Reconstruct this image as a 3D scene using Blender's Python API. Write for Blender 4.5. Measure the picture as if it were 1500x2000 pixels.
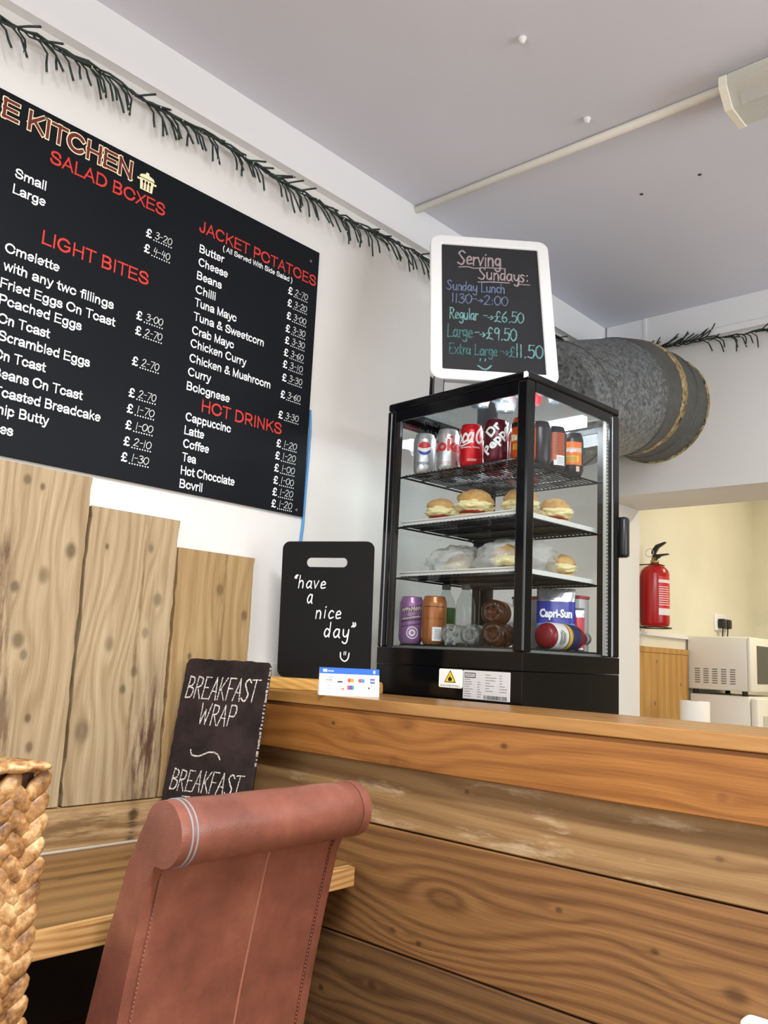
import bpy, bmesh, math, random
from mathutils import Vector, Matrix
from mathutils.noise import noise as pnoise
random.seed(7)
S = bpy.context.scene
COL = S.collection
PI = math.pi
for _o in list(bpy.data.objects):
    bpy.data.objects.remove(_o)

# ------------------------------------------------------------------ camera, light, exposure
cam_d = bpy.data.cameras.new('camera')
cam = bpy.data.objects.new('camera', cam_d)
COL.objects.link(cam)
RIGHT = Vector((0.741, 0.670, 0.047)); FWD = Vector((-0.667, 0.726, 0.167))
def _cam():
    y, p, r = 0.74361293, 0.16747359, -0.04767222
    m = Matrix.Rotation(y, 3, 'Z') @ Matrix.Rotation(p, 3, 'X') @ Matrix.Rotation(r, 3, 'Y')
    rr, ff, uu = m.col[0], m.col[1], m.col[2]
    m4 = Matrix((( rr[0], uu[0], -ff[0], 1.8), (rr[1], uu[1], -ff[1], 0.0), (rr[2], uu[2], -ff[2], 1.223), (0, 0, 0, 1)))
    cam.matrix_world = m4
_cam()
cam_d.sensor_fit = 'HORIZONTAL'; cam_d.sensor_width = 36.0
cam_d.lens = 1661.95 / 1500 * 36.0
cam_d.clip_start = 0.02
S.camera = cam
S.view_settings.view_transform = 'Standard'
try: S.view_settings.look = 'None'
except Exception: pass
S.view_settings.gamma = 1.0
S.view_settings.use_curve_mapping = False
S.view_settings.exposure = -0.33

W = bpy.data.worlds.new('world'); S.world = W; W.use_nodes = True
W.node_tree.nodes['Background'].inputs[0].default_value = (0.80, 0.88, 1.0, 1)
W.node_tree.nodes['Background'].inputs[1].default_value = 1.0

def area(name, loc, rot, sx, sy, power, col):
    d = bpy.data.lights.new(name, 'AREA'); d.shape = 'RECTANGLE'; d.size = sx; d.size_y = sy
    d.energy = power; d.color = col
    o = bpy.data.objects.new(name, d); o.location = loc; o.rotation_euler = rot; COL.objects.link(o)
    return o
area('daylight_shop_window', (1.9, -2.50, 1.65), (PI / 2, 0, 0), 3.4, 1.8, 62, (0.96, 0.98, 1.0))
area('daylight_side_window', (4.30, 2.35, 1.6), (PI / 2, 0, PI / 2), 2.2, 1.6, 80, (0.92, 0.96, 1.0))
area('ceiling_tube_glow', (2.0, 0.30, 2.62), (0, 0, 0), 1.3, 0.14, 118, (0.99, 0.985, 0.98))
area('kitchen_lamp_glow', (1.3, 4.55, 2.62), (0, 0, 0), 1.2, 0.2, 34, (1.0, 0.91, 0.68))

# ------------------------------------------------------------------ materials
def new_mat(name):
    m = bpy.data.materials.new(name); m.use_nodes = True
    return m, m.node_tree, m.node_tree.nodes['Principled BSDF']
def setp(b, **k):
    for a, v in k.items():
        b.inputs[a.replace('_', ' ')].default_value = v
_pl = {}
def plain(name, col, rough=0.5, metal=0.0, spec=0.5, emit=None, es=0.0, bump=0.0, bscale=60, var=0.0, vscale=8.0):
    if name in _pl: return _pl[name]
    m, t, b = new_mat(name)
    setp(b, Base_Color=(*col, 1), Roughness=rough, Metallic=metal, Specular_IOR_Level=spec)
    if emit: setp(b, Emission_Color=(*emit, 1), Emission_Strength=es)
    if var or bump:
        g = t.nodes.new('ShaderNodeNewGeometry')
    if var:
        n = t.nodes.new('ShaderNodeTexNoise'); n.inputs['Scale'].default_value = vscale; n.inputs['Detail'].default_value = 5
        t.links.new(g.outputs['Position'], n.inputs['Vector'])
        r = t.nodes.new('ShaderNodeValToRGB')
        r.color_ramp.elements[0].position = 0.3; r.color_ramp.elements[1].position = 0.7
        r.color_ramp.elements[0].color = (*[c * (1 - var) for c in col], 1)
        r.color_ramp.elements[1].color = (*[min(1, c * (1 + var)) for c in col], 1)
        t.links.new(n.outputs['Fac'], r.inputs[0]); t.links.new(r.outputs[0], b.inputs['Base Color'])
    if bump:
        n2 = t.nodes.new('ShaderNodeTexNoise'); n2.inputs['Scale'].default_value = bscale; n2.inputs['Detail'].default_value = 4
        t.links.new(g.outputs['Position'], n2.inputs['Vector'])
        bp = t.nodes.new('ShaderNodeBump'); bp.inputs['Strength'].default_value = bump; bp.inputs['Distance'].default_value = 0.002
        t.links.new(n2.outputs['Fac'], bp.inputs['Height']); t.links.new(bp.outputs[0], b.inputs['Normal'])
    _pl[name] = m
    return m
def sr(r, g, b):
    f = lambda c: ((c / 255 + 0.055) / 1.055) ** 2.4 if c > 10 else c / 255 / 12.92
    return (f(r), f(g), f(b))

class NT:
    def __init__(s, t): s.t = t
    def n(s, kind): return s.t.nodes.new(kind)
    def put(s, sock, v):
        if isinstance(v, (int, float)): sock.default_value = v
        elif v is not None: s.t.links.new(v, sock)
    def m(s, op, a, b=None, c=None):
        q = s.n('ShaderNodeMath'); q.operation = op
        s.put(q.inputs[0], a); s.put(q.inputs[1], b)
        if c is not None: s.put(q.inputs[2], c)
        return q.outputs[0]
    def vec(s, x, y, z):
        q = s.n('ShaderNodeCombineXYZ'); s.put(q.inputs[0], x); s.put(q.inputs[1], y); s.put(q.inputs[2], z); return q.outputs[0]
    def noise(s, v, sc, det=4, rough=0.5, dist=0.0):
        q = s.n('ShaderNodeTexNoise'); s.t.links.new(v, q.inputs['Vector'])
        q.inputs['Scale'].default_value = sc; q.inputs['Detail'].default_value = det; q.inputs['Roughness'].default_value = rough
        q.inputs['Distortion'].default_value = dist
        return q.outputs['Fac']
    def ramp(s, f, stops):
        q = s.n('ShaderNodeValToRGB'); e = q.color_ramp.elements
        while len(e) < len(stops): e.new(0.5)
        for i, (p, c) in enumerate(stops): e[i].position = p; e[i].color = (*c, 1)
        s.t.links.new(f, q.inputs[0]); return q.outputs[0]
    def mix(s, f, a, b, mode='MIX'):
        q = s.n('ShaderNodeMix'); q.data_type = 'RGBA'; q.blend_type = mode
        s.put(q.inputs[0], f)
        for sock, v in ((q.inputs[6], a), (q.inputs[7], b)):
            if isinstance(v, tuple): sock.default_value = (*v, 1)
            else: s.t.links.new(v, sock)
        return q.outputs[2]

def wood(name, light, dark, L='X', A='Z', knots=(), freq=34.0, rough=0.55, ring=0.45, streak=0.6, worn=None, stains=(), seed=0.0, bump=0.25, knot_col=None, spec=0.4):
    """grain runs along world axis L, varies along A; knots = (l, a, size[, strength])"""
    m, t, b = new_mat(name); g = NT(t)
    geo = g.n('ShaderNodeNewGeometry'); sp = g.n('ShaderNodeSeparateXYZ'); t.links.new(geo.outputs['Position'], sp.inputs[0])
    ax = {'X': 0, 'Y': 1, 'Z': 2}; o = sp.outputs
    l, a = o[ax[L]], o[ax[A]]; T = [k for k in 'XYZ' if k not in (L, A)][0]; th = o[ax[T]]
    wob = g.noise(g.vec(g.m('MULTIPLY', l, 1.1), g.m('MULTIPLY', a, 1.8), seed), 1.0, 1)
    f = g.m('ADD', a, g.m('MULTIPLY', g.m('SUBTRACT', wob, 0.5), 0.13))
    f = g.m('ADD', f, g.m('MULTIPLY', th, 0.6))
    core = None
    for kn in knots:
        kl, ka, ks = kn[:3]; st = kn[3] if len(kn) > 3 else 1.0
        eye = st < 0.4; wr = ks * (2.0 if eye else 1.1)
        dl = g.m('MULTIPLY', g.m('SUBTRACT', l, kl), 0.40 if eye else 0.30); da = g.m('SUBTRACT', a, ka)
        r = g.m('SQRT', g.m('ADD', g.m('MULTIPLY', dl, dl), g.m('ADD', g.m('MULTIPLY', da, da), 1e-7)))
        w = g.m('EXPONENT', g.m('MULTIPLY', g.m('DIVIDE', r, wr), g.m('DIVIDE', r, -wr)))
        dev = g.m('SUBTRACT', g.m('MULTIPLY', r, 1.25), da)
        f = g.m('ADD', f, g.m('MULTIPLY', dev, w))
        dl2 = g.m('MULTIPLY', g.m('SUBTRACT', l, kl), 0.72)
        r2 = g.m('SQRT', g.m('ADD', g.m('MULTIPLY', dl2, dl2), g.m('MULTIPLY', da, da)))
        mr = g.n('ShaderNodeMapRange'); mr.interpolation_type = 'SMOOTHSTEP'
        t.links.new(r2, mr.inputs[0]); mr.inputs[1].default_value = ks * 0.20; mr.inputs[2].default_value = ks * 0.62
        mr.inputs[3].default_value = st; mr.inputs[4].default_value = 0.0
        core = mr.outputs[0] if core is None else g.m('MAXIMUM', core, mr.outputs[0])
    bands = g.m('SINE', g.m('ADD', g.m('MULTIPLY', f, freq * 6.283), g.m('MULTIPLY', g.noise(g.vec(g.m('MULTIPLY', l, 3.0), g.m('MULTIPLY', a, 9.0), seed + 3), 1.0, 2), 3.2)))
    bands = g.m('MULTIPLY_ADD', bands, 0.5, 0.5)
    bands = g.m('POWER', bands, 1.6)
    f2 = g.m('ADD', g.m('MULTIPLY', f, 0.35), g.m('MULTIPLY', a, 0.65))
    fine = g.noise(g.vec(g.m('MULTIPLY', l, 6.0), g.m('MULTIPLY', f2, 230.0), g.m('MULTIPLY', th, 20.0)), 1.0, 3, 0.6)
    broad = g.noise(g.vec(g.m('MULTIPLY', l, 2.2), g.m('MULTIPLY', f2, 24.0), seed), 1.0, 4, 0.6)
    fine = g.m('MULTIPLY_ADD', fine, 1.9, -0.45)
    v = g.m('ADD', g.m('MULTIPLY', bands, ring), g.m('ADD', g.m('MULTIPLY', fine, streak * 0.6), g.m('MULTIPLY', broad, streak)))
    v = g.m('DIVIDE', v, ring + streak * 1.6)
    mid = tuple((x + y) / 2 for x, y in zip(light, dark))
    c = g.ramp(v, [(0.25, light), (0.5, mid), (0.78, dark)])
    if worn:   # irregular paler or darker patches
        pn = g.noise(g.vec(g.m('MULTIPLY', l, worn[1]), g.m('MULTIPLY', a, worn[2]), seed + 9), 1.0, 6, 0.7)
        mk = g.ramp(pn, [(worn[3], (0, 0, 0)), (worn[3] + 0.12, (1, 1, 1))])
        c = g.mix(g.m('MULTIPLY', mk, worn[4]), c, worn[0])
    for (sl, sa, rl, ra, scol, amt) in stains:
        q1 = g.m('DIVIDE', g.m('SUBTRACT', l, sl), rl); q2 = g.m('DIVIDE', g.m('SUBTRACT', a, sa), ra)
        rr = g.m('ADD', g.m('MULTIPLY', q1, q1), g.m('MULTIPLY', q2, q2))
        nn = g.noise(g.vec(g.m('MULTIPLY', l, 9.0), g.m('MULTIPLY', a, 60.0), seed + 5), 1.0, 5, 0.7)
        k = g.m('MULTIPLY', g.m('EXPONENT', g.m('MULTIPLY', rr, -1.0)), g.m('MULTIPLY', g.m('SUBTRACT', nn, 0.40), 7.0))
        k = g.m('MINIMUM', g.m('MAXIMUM', k, 0.0), amt)
        c = g.mix(k, c, scol)
    if core is not None:
        c = g.mix(g.m('MULTIPLY', core, 0.72), c, knot_col or tuple(x * 0.35 for x in dark))
    t.links.new(c, b.inputs['Base Color'])
    setp(b, Roughness=rough, Specular_IOR_Level=spec)
    bp = g.n('ShaderNodeBump'); bp.inputs['Strength'].default_value = bump; bp.inputs['Distance'].default_value = 0.0015
    t.links.new(fine, bp.inputs['Height']); t.links.new(bp.outputs[0], b.inputs['Normal'])
    return m

def glass(name, tint=(1, 1, 1), ior=1.3, rough=0.0, haze=0.0, haze_col=(.8, .8, .8)):
    m = bpy.data.materials.new(name); m.use_nodes = True; t = m.node_tree; t.nodes.clear(); g = NT(t)
    tr = g.n('ShaderNodeBsdfTransparent'); tr.inputs[0].default_value = (*tint, 1)
    gl = g.n('ShaderNodeBsdfGlossy'); gl.inputs['Roughness'].default_value = rough
    fr = g.n('ShaderNodeFresnel'); fr.inputs[0].default_value = ior
    gm = g.n('ShaderNodeNewGeometry'); fac = g.m('MULTIPLY', fr.outputs[0], g.m('SUBTRACT', 1.0, gm.outputs['Backfacing']))
    mx = g.n('ShaderNodeMixShader'); t.links.new(fac, mx.inputs[0]); t.links.new(tr.outputs[0], mx.inputs[1]); t.links.new(gl.outputs[0], mx.inputs[2])
    last = mx
    if haze:
        df = g.n('ShaderNodeBsdfDiffuse'); df.inputs[0].default_value = (*haze_col, 1)
        m2 = g.n('ShaderNodeMixShader'); m2.inputs[0].default_value = haze
        t.links.new(mx.outputs[0], m2.inputs[1]); t.links.new(df.outputs[0], m2.inputs[2]); last = m2
    o = g.n('ShaderNodeOutputMaterial'); t.links.new(last.outputs[0], o.inputs[0])
    return m

def chalk(name, col, gap=0.45, scale=420):
    m, t, b = new_mat(name); g = NT(t)
    setp(b, Base_Color=(*col, 1), Roughness=0.95, Specular_IOR_Level=0.1)
    geo = g.n('ShaderNodeNewGeometry')
    n = g.noise(geo.outputs['Position'], scale, 2, 0.6)
    mr = g.n('ShaderNodeMapRange'); t.links.new(n, mr.inputs[0]); mr.inputs[1].default_value = gap - 0.08; mr.inputs[2].default_value = gap + 0.08
    t.links.new(mr.outputs[0], b.inputs['Alpha'])
    return m

# ------------------------------------------------------------------ mesh helpers
ORG = {}
class MB:
    def __init__(s): s.v = []; s.f = []; s.mi = []; s.sm = []
    def add(s, vs, fs, mi=0, sm=False):
        b = len(s.v); s.v += [tuple(p) for p in vs]
        for f in fs: s.f.append([b + i for i in f]); s.mi.append(mi); s.sm.append(sm)
        return s
    def box(s, x0, x1, y0, y1, z0, z1, mi=0, M=None):
        vs = [Vector((x, y, z)) for z in (z0, z1) for y in (y0, y1) for x in (x0, x1)]
        if M is not None: vs = [M @ p for p in vs]
        return s.add(vs, [(0, 2, 3, 1), (4, 5, 7, 6), (0, 1, 5, 4), (2, 6, 7, 3), (0, 4, 6, 2), (1, 3, 7, 5)], mi)
    def rbox(s, x0, x1, y0, y1, z0, z1, r=0.004, seg=2, mi=0, M=None):
        bm = bmesh.new()
        bmesh.ops.create_cube(bm, size=1.0)
        for p in bm.verts: p.co = Vector((x0 + (p.co.x + .5) * (x1 - x0), y0 + (p.co.y + .5) * (y1 - y0), z0 + (p.co.z + .5) * (z1 - z0)))
        bmesh.ops.bevel(bm, geom=bm.edges[:], offset=r, segments=seg, profile=0.5, affect='EDGES')
        return s.bm(bm, mi, M, True if seg > 1 else False)
    def bm(s, bm, mi=0, M=None, sm=False):
        bm.verts.index_update()
        vs = [(M @ p.co) if M is not None else p.co.copy() for p in bm.verts]
        s.add(vs, [[q.index for q in f.verts] for f in bm.faces], mi, sm); bm.free(); return s
    def lathe(s, prof, c=(0, 0, 0), n=24, mi=0, sm=True, M=None):
        """prof: (r, z) bottom to top about z"""
        vs = []; fs = []
        for r, z in prof:
            for k in range(n):
                a = 2 * PI * k / n; vs.append(Vector((c[0] + r * math.cos(a), c[1] + r * math.sin(a), c[2] + z)))
        for i in range(len(prof) - 1):
            for k in range(n):
                a, b2 = i * n + k, i * n + (k + 1) % n
                fs.append((a, b2, b2 + n, a + n))
        if prof[0][0] > 1e-6: fs.append(tuple(reversed(range(n))))
        if prof[-1][0] > 1e-6: fs.append(tuple(range((len(prof) - 1) * n, len(prof) * n)))
        if M is not None: vs = [M @ p for p in vs]
        return s.add(vs, fs, mi, sm)
    def tube(s, pts, r, n=8, mi=0, caps=True, sm=True):
        pts = [Vector(p) for p in pts]; N = len(pts)
        rs = r if isinstance(r, (list, tuple)) else [r] * N
        t0 = (pts[1] - pts[0]).normalized()
        up = Vector((0, 0, 1)) if abs(t0.z) < 0.9 else Vector((1, 0, 0))
        u = t0.cross(up).normalized(); vs = []; fs = []
        for i, p in enumerate(pts):
            t = (pts[min(i + 1, N - 1)] - pts[max(i - 1, 0)]).normalized()
            u = (u - t * u.dot(t)).normalized(); w = t.cross(u)
            for k in range(n):
                a = 2 * PI * k / n; vs.append(p + (u * math.cos(a) + w * math.sin(a)) * rs[i])
        for i in range(N - 1):
            for k in range(n):
                a, b2 = i * n + k, i * n + (k + 1) % n; fs.append((a, b2, b2 + n, a + n))
        if caps: fs.append(tuple(reversed(range(n)))); fs.append(tuple(range((N - 1) * n, N * n)))
        return s.add(vs, fs, mi, sm)
    def prism(s, poly, axis, a0, a1, mi=0, sm=False, capmi=None):
        """poly in the two other axes (in xyz order), extruded along axis"""
        n = len(poly); vs = []
        for a in (a0, a1):
            for p, q in poly:
                vs.append({'x': (a, p, q), 'y': (p, a, q), 'z': (p, q, a)}[axis])
        fs = [(i, (i + 1) % n, n + (i + 1) % n, n + i) for i in range(n)]
        s.add(vs, fs, mi, sm)
        b = len(s.v) - 2 * n; cm = mi if capmi is None else capmi
        s.f.append([b + i for i in range(n)]); s.mi.append(cm); s.sm.append(False)
        s.f.append([b + n + i for i in reversed(range(n))]); s.mi.append(cm); s.sm.append(False)
        return s
    def ell(s, c, rx, ry, rz, nu=12, nv=8, mi=0, M=None, fn=None):
        vs = []; fs = []
        for j in range(1, nv):
            ph = PI * j / nv - PI / 2
            for i in range(nu):
                th = 2 * PI * i / nu
                p = Vector((math.cos(ph) * math.cos(th), math.cos(ph) * math.sin(th), math.sin(ph)))
                vs.append(p)
        vs.append(Vector((0, 0, -1))); vs.append(Vector((0, 0, 1)))
        for j in range(nv - 2):
            for i in range(nu):
                a, b2 = j * nu + i, j * nu + (i + 1) % nu; fs.append((a, b2, b2 + nu, a + nu))
        lo, hi = len(vs) - 2, len(vs) - 1
        for i in range(nu):
            fs.append((lo, (i + 1) % nu, i)); k = (nv - 2) * nu; fs.append((hi, k + i, k + (i + 1) % nu))
        out = []
        for p in vs:
            k = fn(p) if fn else 1.0
            q = Vector((p.x * rx * k, p.y * ry * k, p.z * rz * k))
            if M is not None: q = M @ q
            out.append(q + Vector(c))
        return s.add(out, fs, mi, True)
    def build(s, name, mats, parent=None, bevel=0.0, seg=2, recalc=True, world=True, loc=None):
        me = bpy.data.meshes.new(name)
        off = Vector((0, 0, 0))
        if parent is not None:
            if world: off = ORG.get(parent.name, Vector((0, 0, 0)))
        elif loc is not None: off = Vector(loc)
        me.from_pydata([(p[0] - off.x, p[1] - off.y, p[2] - off.z) for p in s.v], [], s.f)
        for m in (mats if isinstance(mats, (list, tuple)) else [mats]): me.materials.append(m)
        for p, i, q in zip(me.polygons, s.mi, s.sm): p.material_index = i; p.use_smooth = q
        if recalc:
            bm = bmesh.new(); bm.from_mesh(me); bmesh.ops.recalc_face_normals(bm, faces=bm.faces[:]); bm.to_mesh(me); bm.free()
        o = bpy.data.objects.new(name, me); COL.objects.link(o)
        if parent is not None: o.parent = parent; ORG[o.name] = ORG.get(parent.name, Vector((0, 0, 0)))
        elif loc is not None: o.location = loc; ORG[o.name] = Vector(loc)
        if bevel:
            md = o.modifiers.new('bevel', 'BEVEL'); md.width = bevel; md.segments = seg; md.limit_method = 'ANGLE'; md.angle_limit = 0.6
        return o
def tag(o, label, cat, group=None, kind=None):
    o['label'] = label; o['category'] = cat
    if group: o['group'] = group
    if kind: o['kind'] = kind
    return o
def thing(name, label, cat, loc=(0, 0, 0), rotz=0.0, group=None):
    """an Empty at the base; parts are built with coordinates local to it when it turns, world ones when not"""
    o = bpy.data.objects.new(name, None); COL.objects.link(o); o.location = loc; o.rotation_euler = (0, 0, rotz)
    o.empty_display_size = 0.05
    ORG[o.name] = Vector((0, 0, 0)) if rotz else Vector(loc)
    return tag(o, label, cat, group)
def struct(o):
    o['kind'] = 'structure'; return o
def dup(root, loc=None, rotz=None, label=None, group=None, mats=None):
    r = root.copy(); COL.objects.link(r)
    if loc is not None: r.location = loc
    if rotz is not None: r.rotation_euler = (0, 0, rotz)
    if label: r['label'] = label
    if group: r['group'] = group
    for ch in list(root.children):
        c = ch.copy(); COL.objects.link(c); c.parent = r
        for gch in ch.children:
            d = gch.copy(); COL.objects.link(d); d.parent = c
    return r

# ------------------------------------------------------------------ lettering
_tc = {}
def text2d(s, bold=0.0, shear=0.0, spacing=1.0):
    """flat glyph mesh of a line of text in the XY plane: (verts, faces), cap height about 0.7"""
    key = (s, bold, shear, spacing)
    if key in _tc: return _tc[key]
    cu = bpy.data.curves.new('lettering', 'FONT'); cu.body = s; cu.size = 1.0; cu.offset = bold; cu.shear = shear
    cu.space_character = spacing; cu.resolution_u = 3; cu.fill_mode = 'BOTH'
    ob = bpy.data.objects.new('lettering', cu); COL.objects.link(ob)
    bpy.context.view_layer.update()
    me = bpy.data.meshes.new_from_object(ob.evaluated_get(bpy.context.evaluated_depsgraph_get()))
    vs = [(p.co.x, p.co.y) for p in me.vertices]; fs = [list(p.vertices) for p in me.polygons]
    bpy.data.objects.remove(ob); bpy.data.curves.remove(cu); bpy.data.meshes.remove(me)
    _tc[key] = (vs, fs)
    return vs, fs
def put_text(mb, s, o, u, v, width=None, cap=None, bold=0.0, shear=0.0, mi=0, spacing=1.0, align='L', n=None, curve=None):
    """lay a line of text on a plane: o = left end of the baseline, u/v = unit right/up"""
    vs, fs = text2d(s, bold, shear, spacing)
    if not vs: return
    x0 = min(p[0] for p in vs); x1 = max(p[0] for p in vs)
    H = text2d('H', bold)[0]; h0 = min(p[1] for p in H); h1 = max(p[1] for p in H)
    sy = cap / (h1 - h0) if cap else None
    sx = width / (x1 - x0) if width else sy
    if sy is None: sy = sx
    o, u, v = Vector(o), Vector(u), Vector(v)
    sh = {'L': 0, 'C': -(x1 - x0) / 2 * sx, 'R': -(x1 - x0) * sx}[align]
    out = [o + u * ((p[0] - x0) * sx + sh) + v * ((p[1] - h0) * sy) for p in vs]
    mb.add(out, fs, mi)

G = {  # single stroke hand lettering: (advance, strokes); cap height 1, x height .6
 '0': (.7, ['.35,1 .08,.75 .06,.3 .3,0 .58,.25 .6,.75 .35,1']), '1': (.35, ['.15,1 .15,0']),
 '2': (.7, ['.08,.78 .3,1 .56,.82 .4,.45 .06,0', '.06,0 .62,0']), '3': (.65, ['.08,.9 .35,1 .52,.8 .25,.55', '.25,.55 .56,.42 .5,.1 .25,0 .04,.12']),
 '4': (.7, ['.2,1 .08,.42', '.08,.42 .6,.42', '.45,.85 .42,0']), '5': (.65, ['.55,1 .16,1', '.16,1 .12,.58', '.12,.58 .45,.62 .55,.3 .35,0 .05,.08']),
 '6': (.65, ['.48,1 .14,.6 .08,.25 .3,0 .54,.2 .42,.48 .12,.34']), '7': (.65, ['.06,1 .6,1', '.6,1 .25,0']),
 '9': (.65, ['.52,.8 .3,1 .08,.75 .25,.5 .52,.75', '.52,.85 .46,0']), '8': (.65, ['.5,.85 .28,1 .12,.8 .5,.3 .3,0 .08,.2 .48,.8']),
 '-': (.5, ['.06,.5 .4,.52']), '.': (.3, ['.12,.0 .16,.05']), ':': (.3, ['.15,.08 .16,.14', '.15,.5 .16,.56']), '>': (.6, ['.0,.35 .45,.35', '.3,.52 .5,.35 .3,.18']),
 '£': (.75, ['.6,.85 .42,1 .25,.75 .3,.3 .06,.02', '.06,.02 .3,.08 .64,.0', '.08,.48 .5,.5']), '~': (1.3, ['0,.6 .08,.2 .35,.15 .7,.55 1.0,.5 1.15,.05']),
 'S': (.65, ['.56,.86 .35,1 .12,.82 .3,.55 .52,.3 .35,.0 .04,.12']), 'L': (.6, ['.1,1 .1,0', '.1,0 .55,.03']), 'R': (.7, ['.12,0 .12,1', '.12,1 .5,.92 .48,.6 .14,.5', '.25,.5 .6,0']),
 'E': (.62, ['.1,1 .1,0', '.1,1 .5,1', '.1,.52 .42,.52', '.1,0 .55,0']), 'B': (.66, ['.1,0 .12,1', '.12,1 .5,.9 .45,.6 .14,.52', '.14,.52 .58,.4 .5,.05 .1,0']),
 'A': (.68, ['.04,0 .34,1', '.34,1 .58,0', '.14,.38 .5,.36']), 'K': (.66, ['.1,1 .1,0', '.55,1 .14,.42', '.2,.5 .6,0']), 'F': (.6, ['.1,1 .1,0', '.1,1 .55,1', '.1,.52 .42,.52']),
 'T': (.66, ['.32,1 .3,0', '.02,.98 .64,1']), 'W': (.9, ['.04,1 .18,0', '.18,0 .42,.7', '.42,.7 .58,0', '.58,0 .82,1']), 'P': (.64, ['.12,0 .12,1', '.12,1 .55,.95 .55,.5 .14,.46']),
 'O': (.75, ['.36,1 .08,.7 .1,.2 .36,0 .62,.25 .62,.75 .36,1']),
 'C': (.7, ['.62,.85 .4,1 .12,.7 .12,.25 .38,0 .64,.18']), 'D': (.7, ['.1,0 .1,1', '.1,1 .5,.85 .6,.45 .4,.06 .1,0']), 'o': (.56, ['.26,.6 .06,.4 .12,.06 .34,.02 .48,.3 .26,.6']),
 'a': (.58, ['.46,.52 .25,.6 .07,.3 .2,.02 .44,.25 .46,.55', '.46,.58 .46,.12 .54,.02']), 'c': (.5, ['.44,.5 .26,.6 .08,.32 .2,.02 .46,.12']), 'd': (.58, ['.44,.45 .22,.58 .07,.28 .2,.02 .42,.2 .46,.5', '.46,1 .45,.02']),
 'e': (.52, ['.08,.3 .44,.38 .3,.6 .1,.42 .14,.06 .46,.1']), 'g': (.56, ['.44,.5 .22,.6 .07,.32 .24,.08 .44,.3', '.46,.58 .44,-.2 .24,-.34 .06,-.22']), 'h': (.56, ['.1,1 .1,0', '.1,.4 .3,.6 .45,.42 .46,0']),
 'i': (.26, ['.13,.58 .13,.02', '.13,.8 .15,.84']), 'l': (.24, ['.12,1 .12,.04']), 'n': (.56, ['.1,.58 .1,0', '.1,.4 .3,.6 .45,.42 .46,0']), 'r': (.42, ['.1,.58 .1,0', '.1,.36 .24,.56 .4,.54']),
 's': (.46, ['.4,.52 .22,.6 .1,.45 .34,.22 .24,.0 .05,.06']), 't': (.42, ['.18,.9 .18,.1 .36,.02', '.03,.6 .36,.62']), 'u': (.56, ['.08,.58 .1,.12 .28,.02 .44,.2', '.46,.58 .46,0']), 'v': (.5, ['.05,.58 .22,.02', '.22,.02 .44,.6']),
 'x': (.5, ['.05,.58 .44,.0', '.44,.58 .05,0']), 'y': (.56, ['.08,.58 .12,.2 .3,.1 .44,.3', '.48,.58 .44,-.2 .28,-.36 .1,-.26']), ' ': (.38, []),
 '“': (.3, ['.16,1.08 .04,.9 .08,.82', '.28,1.08 .16,.9 .2,.82']), '”': (.34, ['.1,1.05 .14,.9 .04,.78', '.26,1.05 .3,.9 .2,.78']),
 'w': (.8, ['.05,.58 .2,.02', '.2,.02 .38,.5', '.38,.5 .55,.02', '.55,.02 .72,.6']), 'f': (.4, ['.4,.95 .22,1 .16,.8 .16,0', '.02,.58 .34,.6']), '&': (.7, ['.6,0 .15,.75 .3,1 .42,.8 .1,.3 .25,0 .6,.4']),
 'U': (.7, ['.1,1 .1,.3 .3,0 .55,.25 .58,1']),
}
def catmull(p, k=5):
    if len(p) < 3: return p
    q = [p[0]] + p + [p[-1]]; out = []
    for i in range(1, len(q) - 2):
        a, b, c, d = q[i - 1], q[i], q[i + 1], q[i + 2]
        for j in range(k):
            t = j / k
            out.append(tuple(0.5 * (2 * b[m] + (c[m] - a[m]) * t + (2 * a[m] - 5 * b[m] + 4 * c[m] - d[m]) * t * t + (3 * b[m] - a[m] - 3 * c[m] + d[m]) * t ** 3) for m in (0, 1)))
    out.append(p[-1]); return out
_rc = [0]
def ribbon(mb, pts, w, o, u, v, mi=0):
    """flat pen stroke through 2D points on plane o,u,v"""
    _rc[0] += 1; u, v = Vector(u), Vector(v); o = Vector(o) + u.cross(v) * (1.5e-5 * (_rc[0] % 14))   # strokes that cross never share one plane
    P = [Vector(p) for p in pts]; P = [P[0]] + [b for a, b in zip(P, P[1:]) if (b - a).length > 1e-6]
    if len(P) < 2: return
    L, R = [], []
    for i, p in enumerate(P):
        d = (P[min(i + 1, len(P) - 1)] - P[max(i - 1, 0)])
        d = d.normalized() if d.length > 1e-9 else Vector((1, 0))
        e = d * w * 0.5 if i in (0, len(P) - 1) else Vector((0, 0))
        if i == 0: e = -e
        nn = Vector((-d.y, d.x)) * w * 0.5
        k = 0.75 if i in (0, len(P) - 1) else 1.0
        L.append(p + e + nn * k); R.append(p + e - nn * k)
    vs = [o + u * q.x + v * q.y for q in L + R]; n = len(P)
    mb.add(vs, [(i, i + 1, n + i + 1, n + i) for i in range(n - 1)], mi)
def hand(mb, s, o, u, v, cap, width=None, pen=0.1, slant=0.0, jit=0.03, mi=0, gap=0.0):
    o, u, v = Vector(o), Vector(u), Vector(v)
    adv = sum(G[c][0] + gap for c in s); k = (width / adv if width else cap); x = 0.0
    for c in s:
        a, st = G[c]
        dy = random.uniform(-jit, jit); dx = random.uniform(-jit, jit)
        for q in st:
            p = [tuple(float(z) for z in w.split(',')) for w in q.split()]
            p = catmull([(a2 + dx, b2 + dy) for a2, b2 in p])
            ribbon(mb, [((x + px + slant * py) * k, py * cap) for px, py in p], pen * cap, o, u, v, mi)
        x += a + gap
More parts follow.
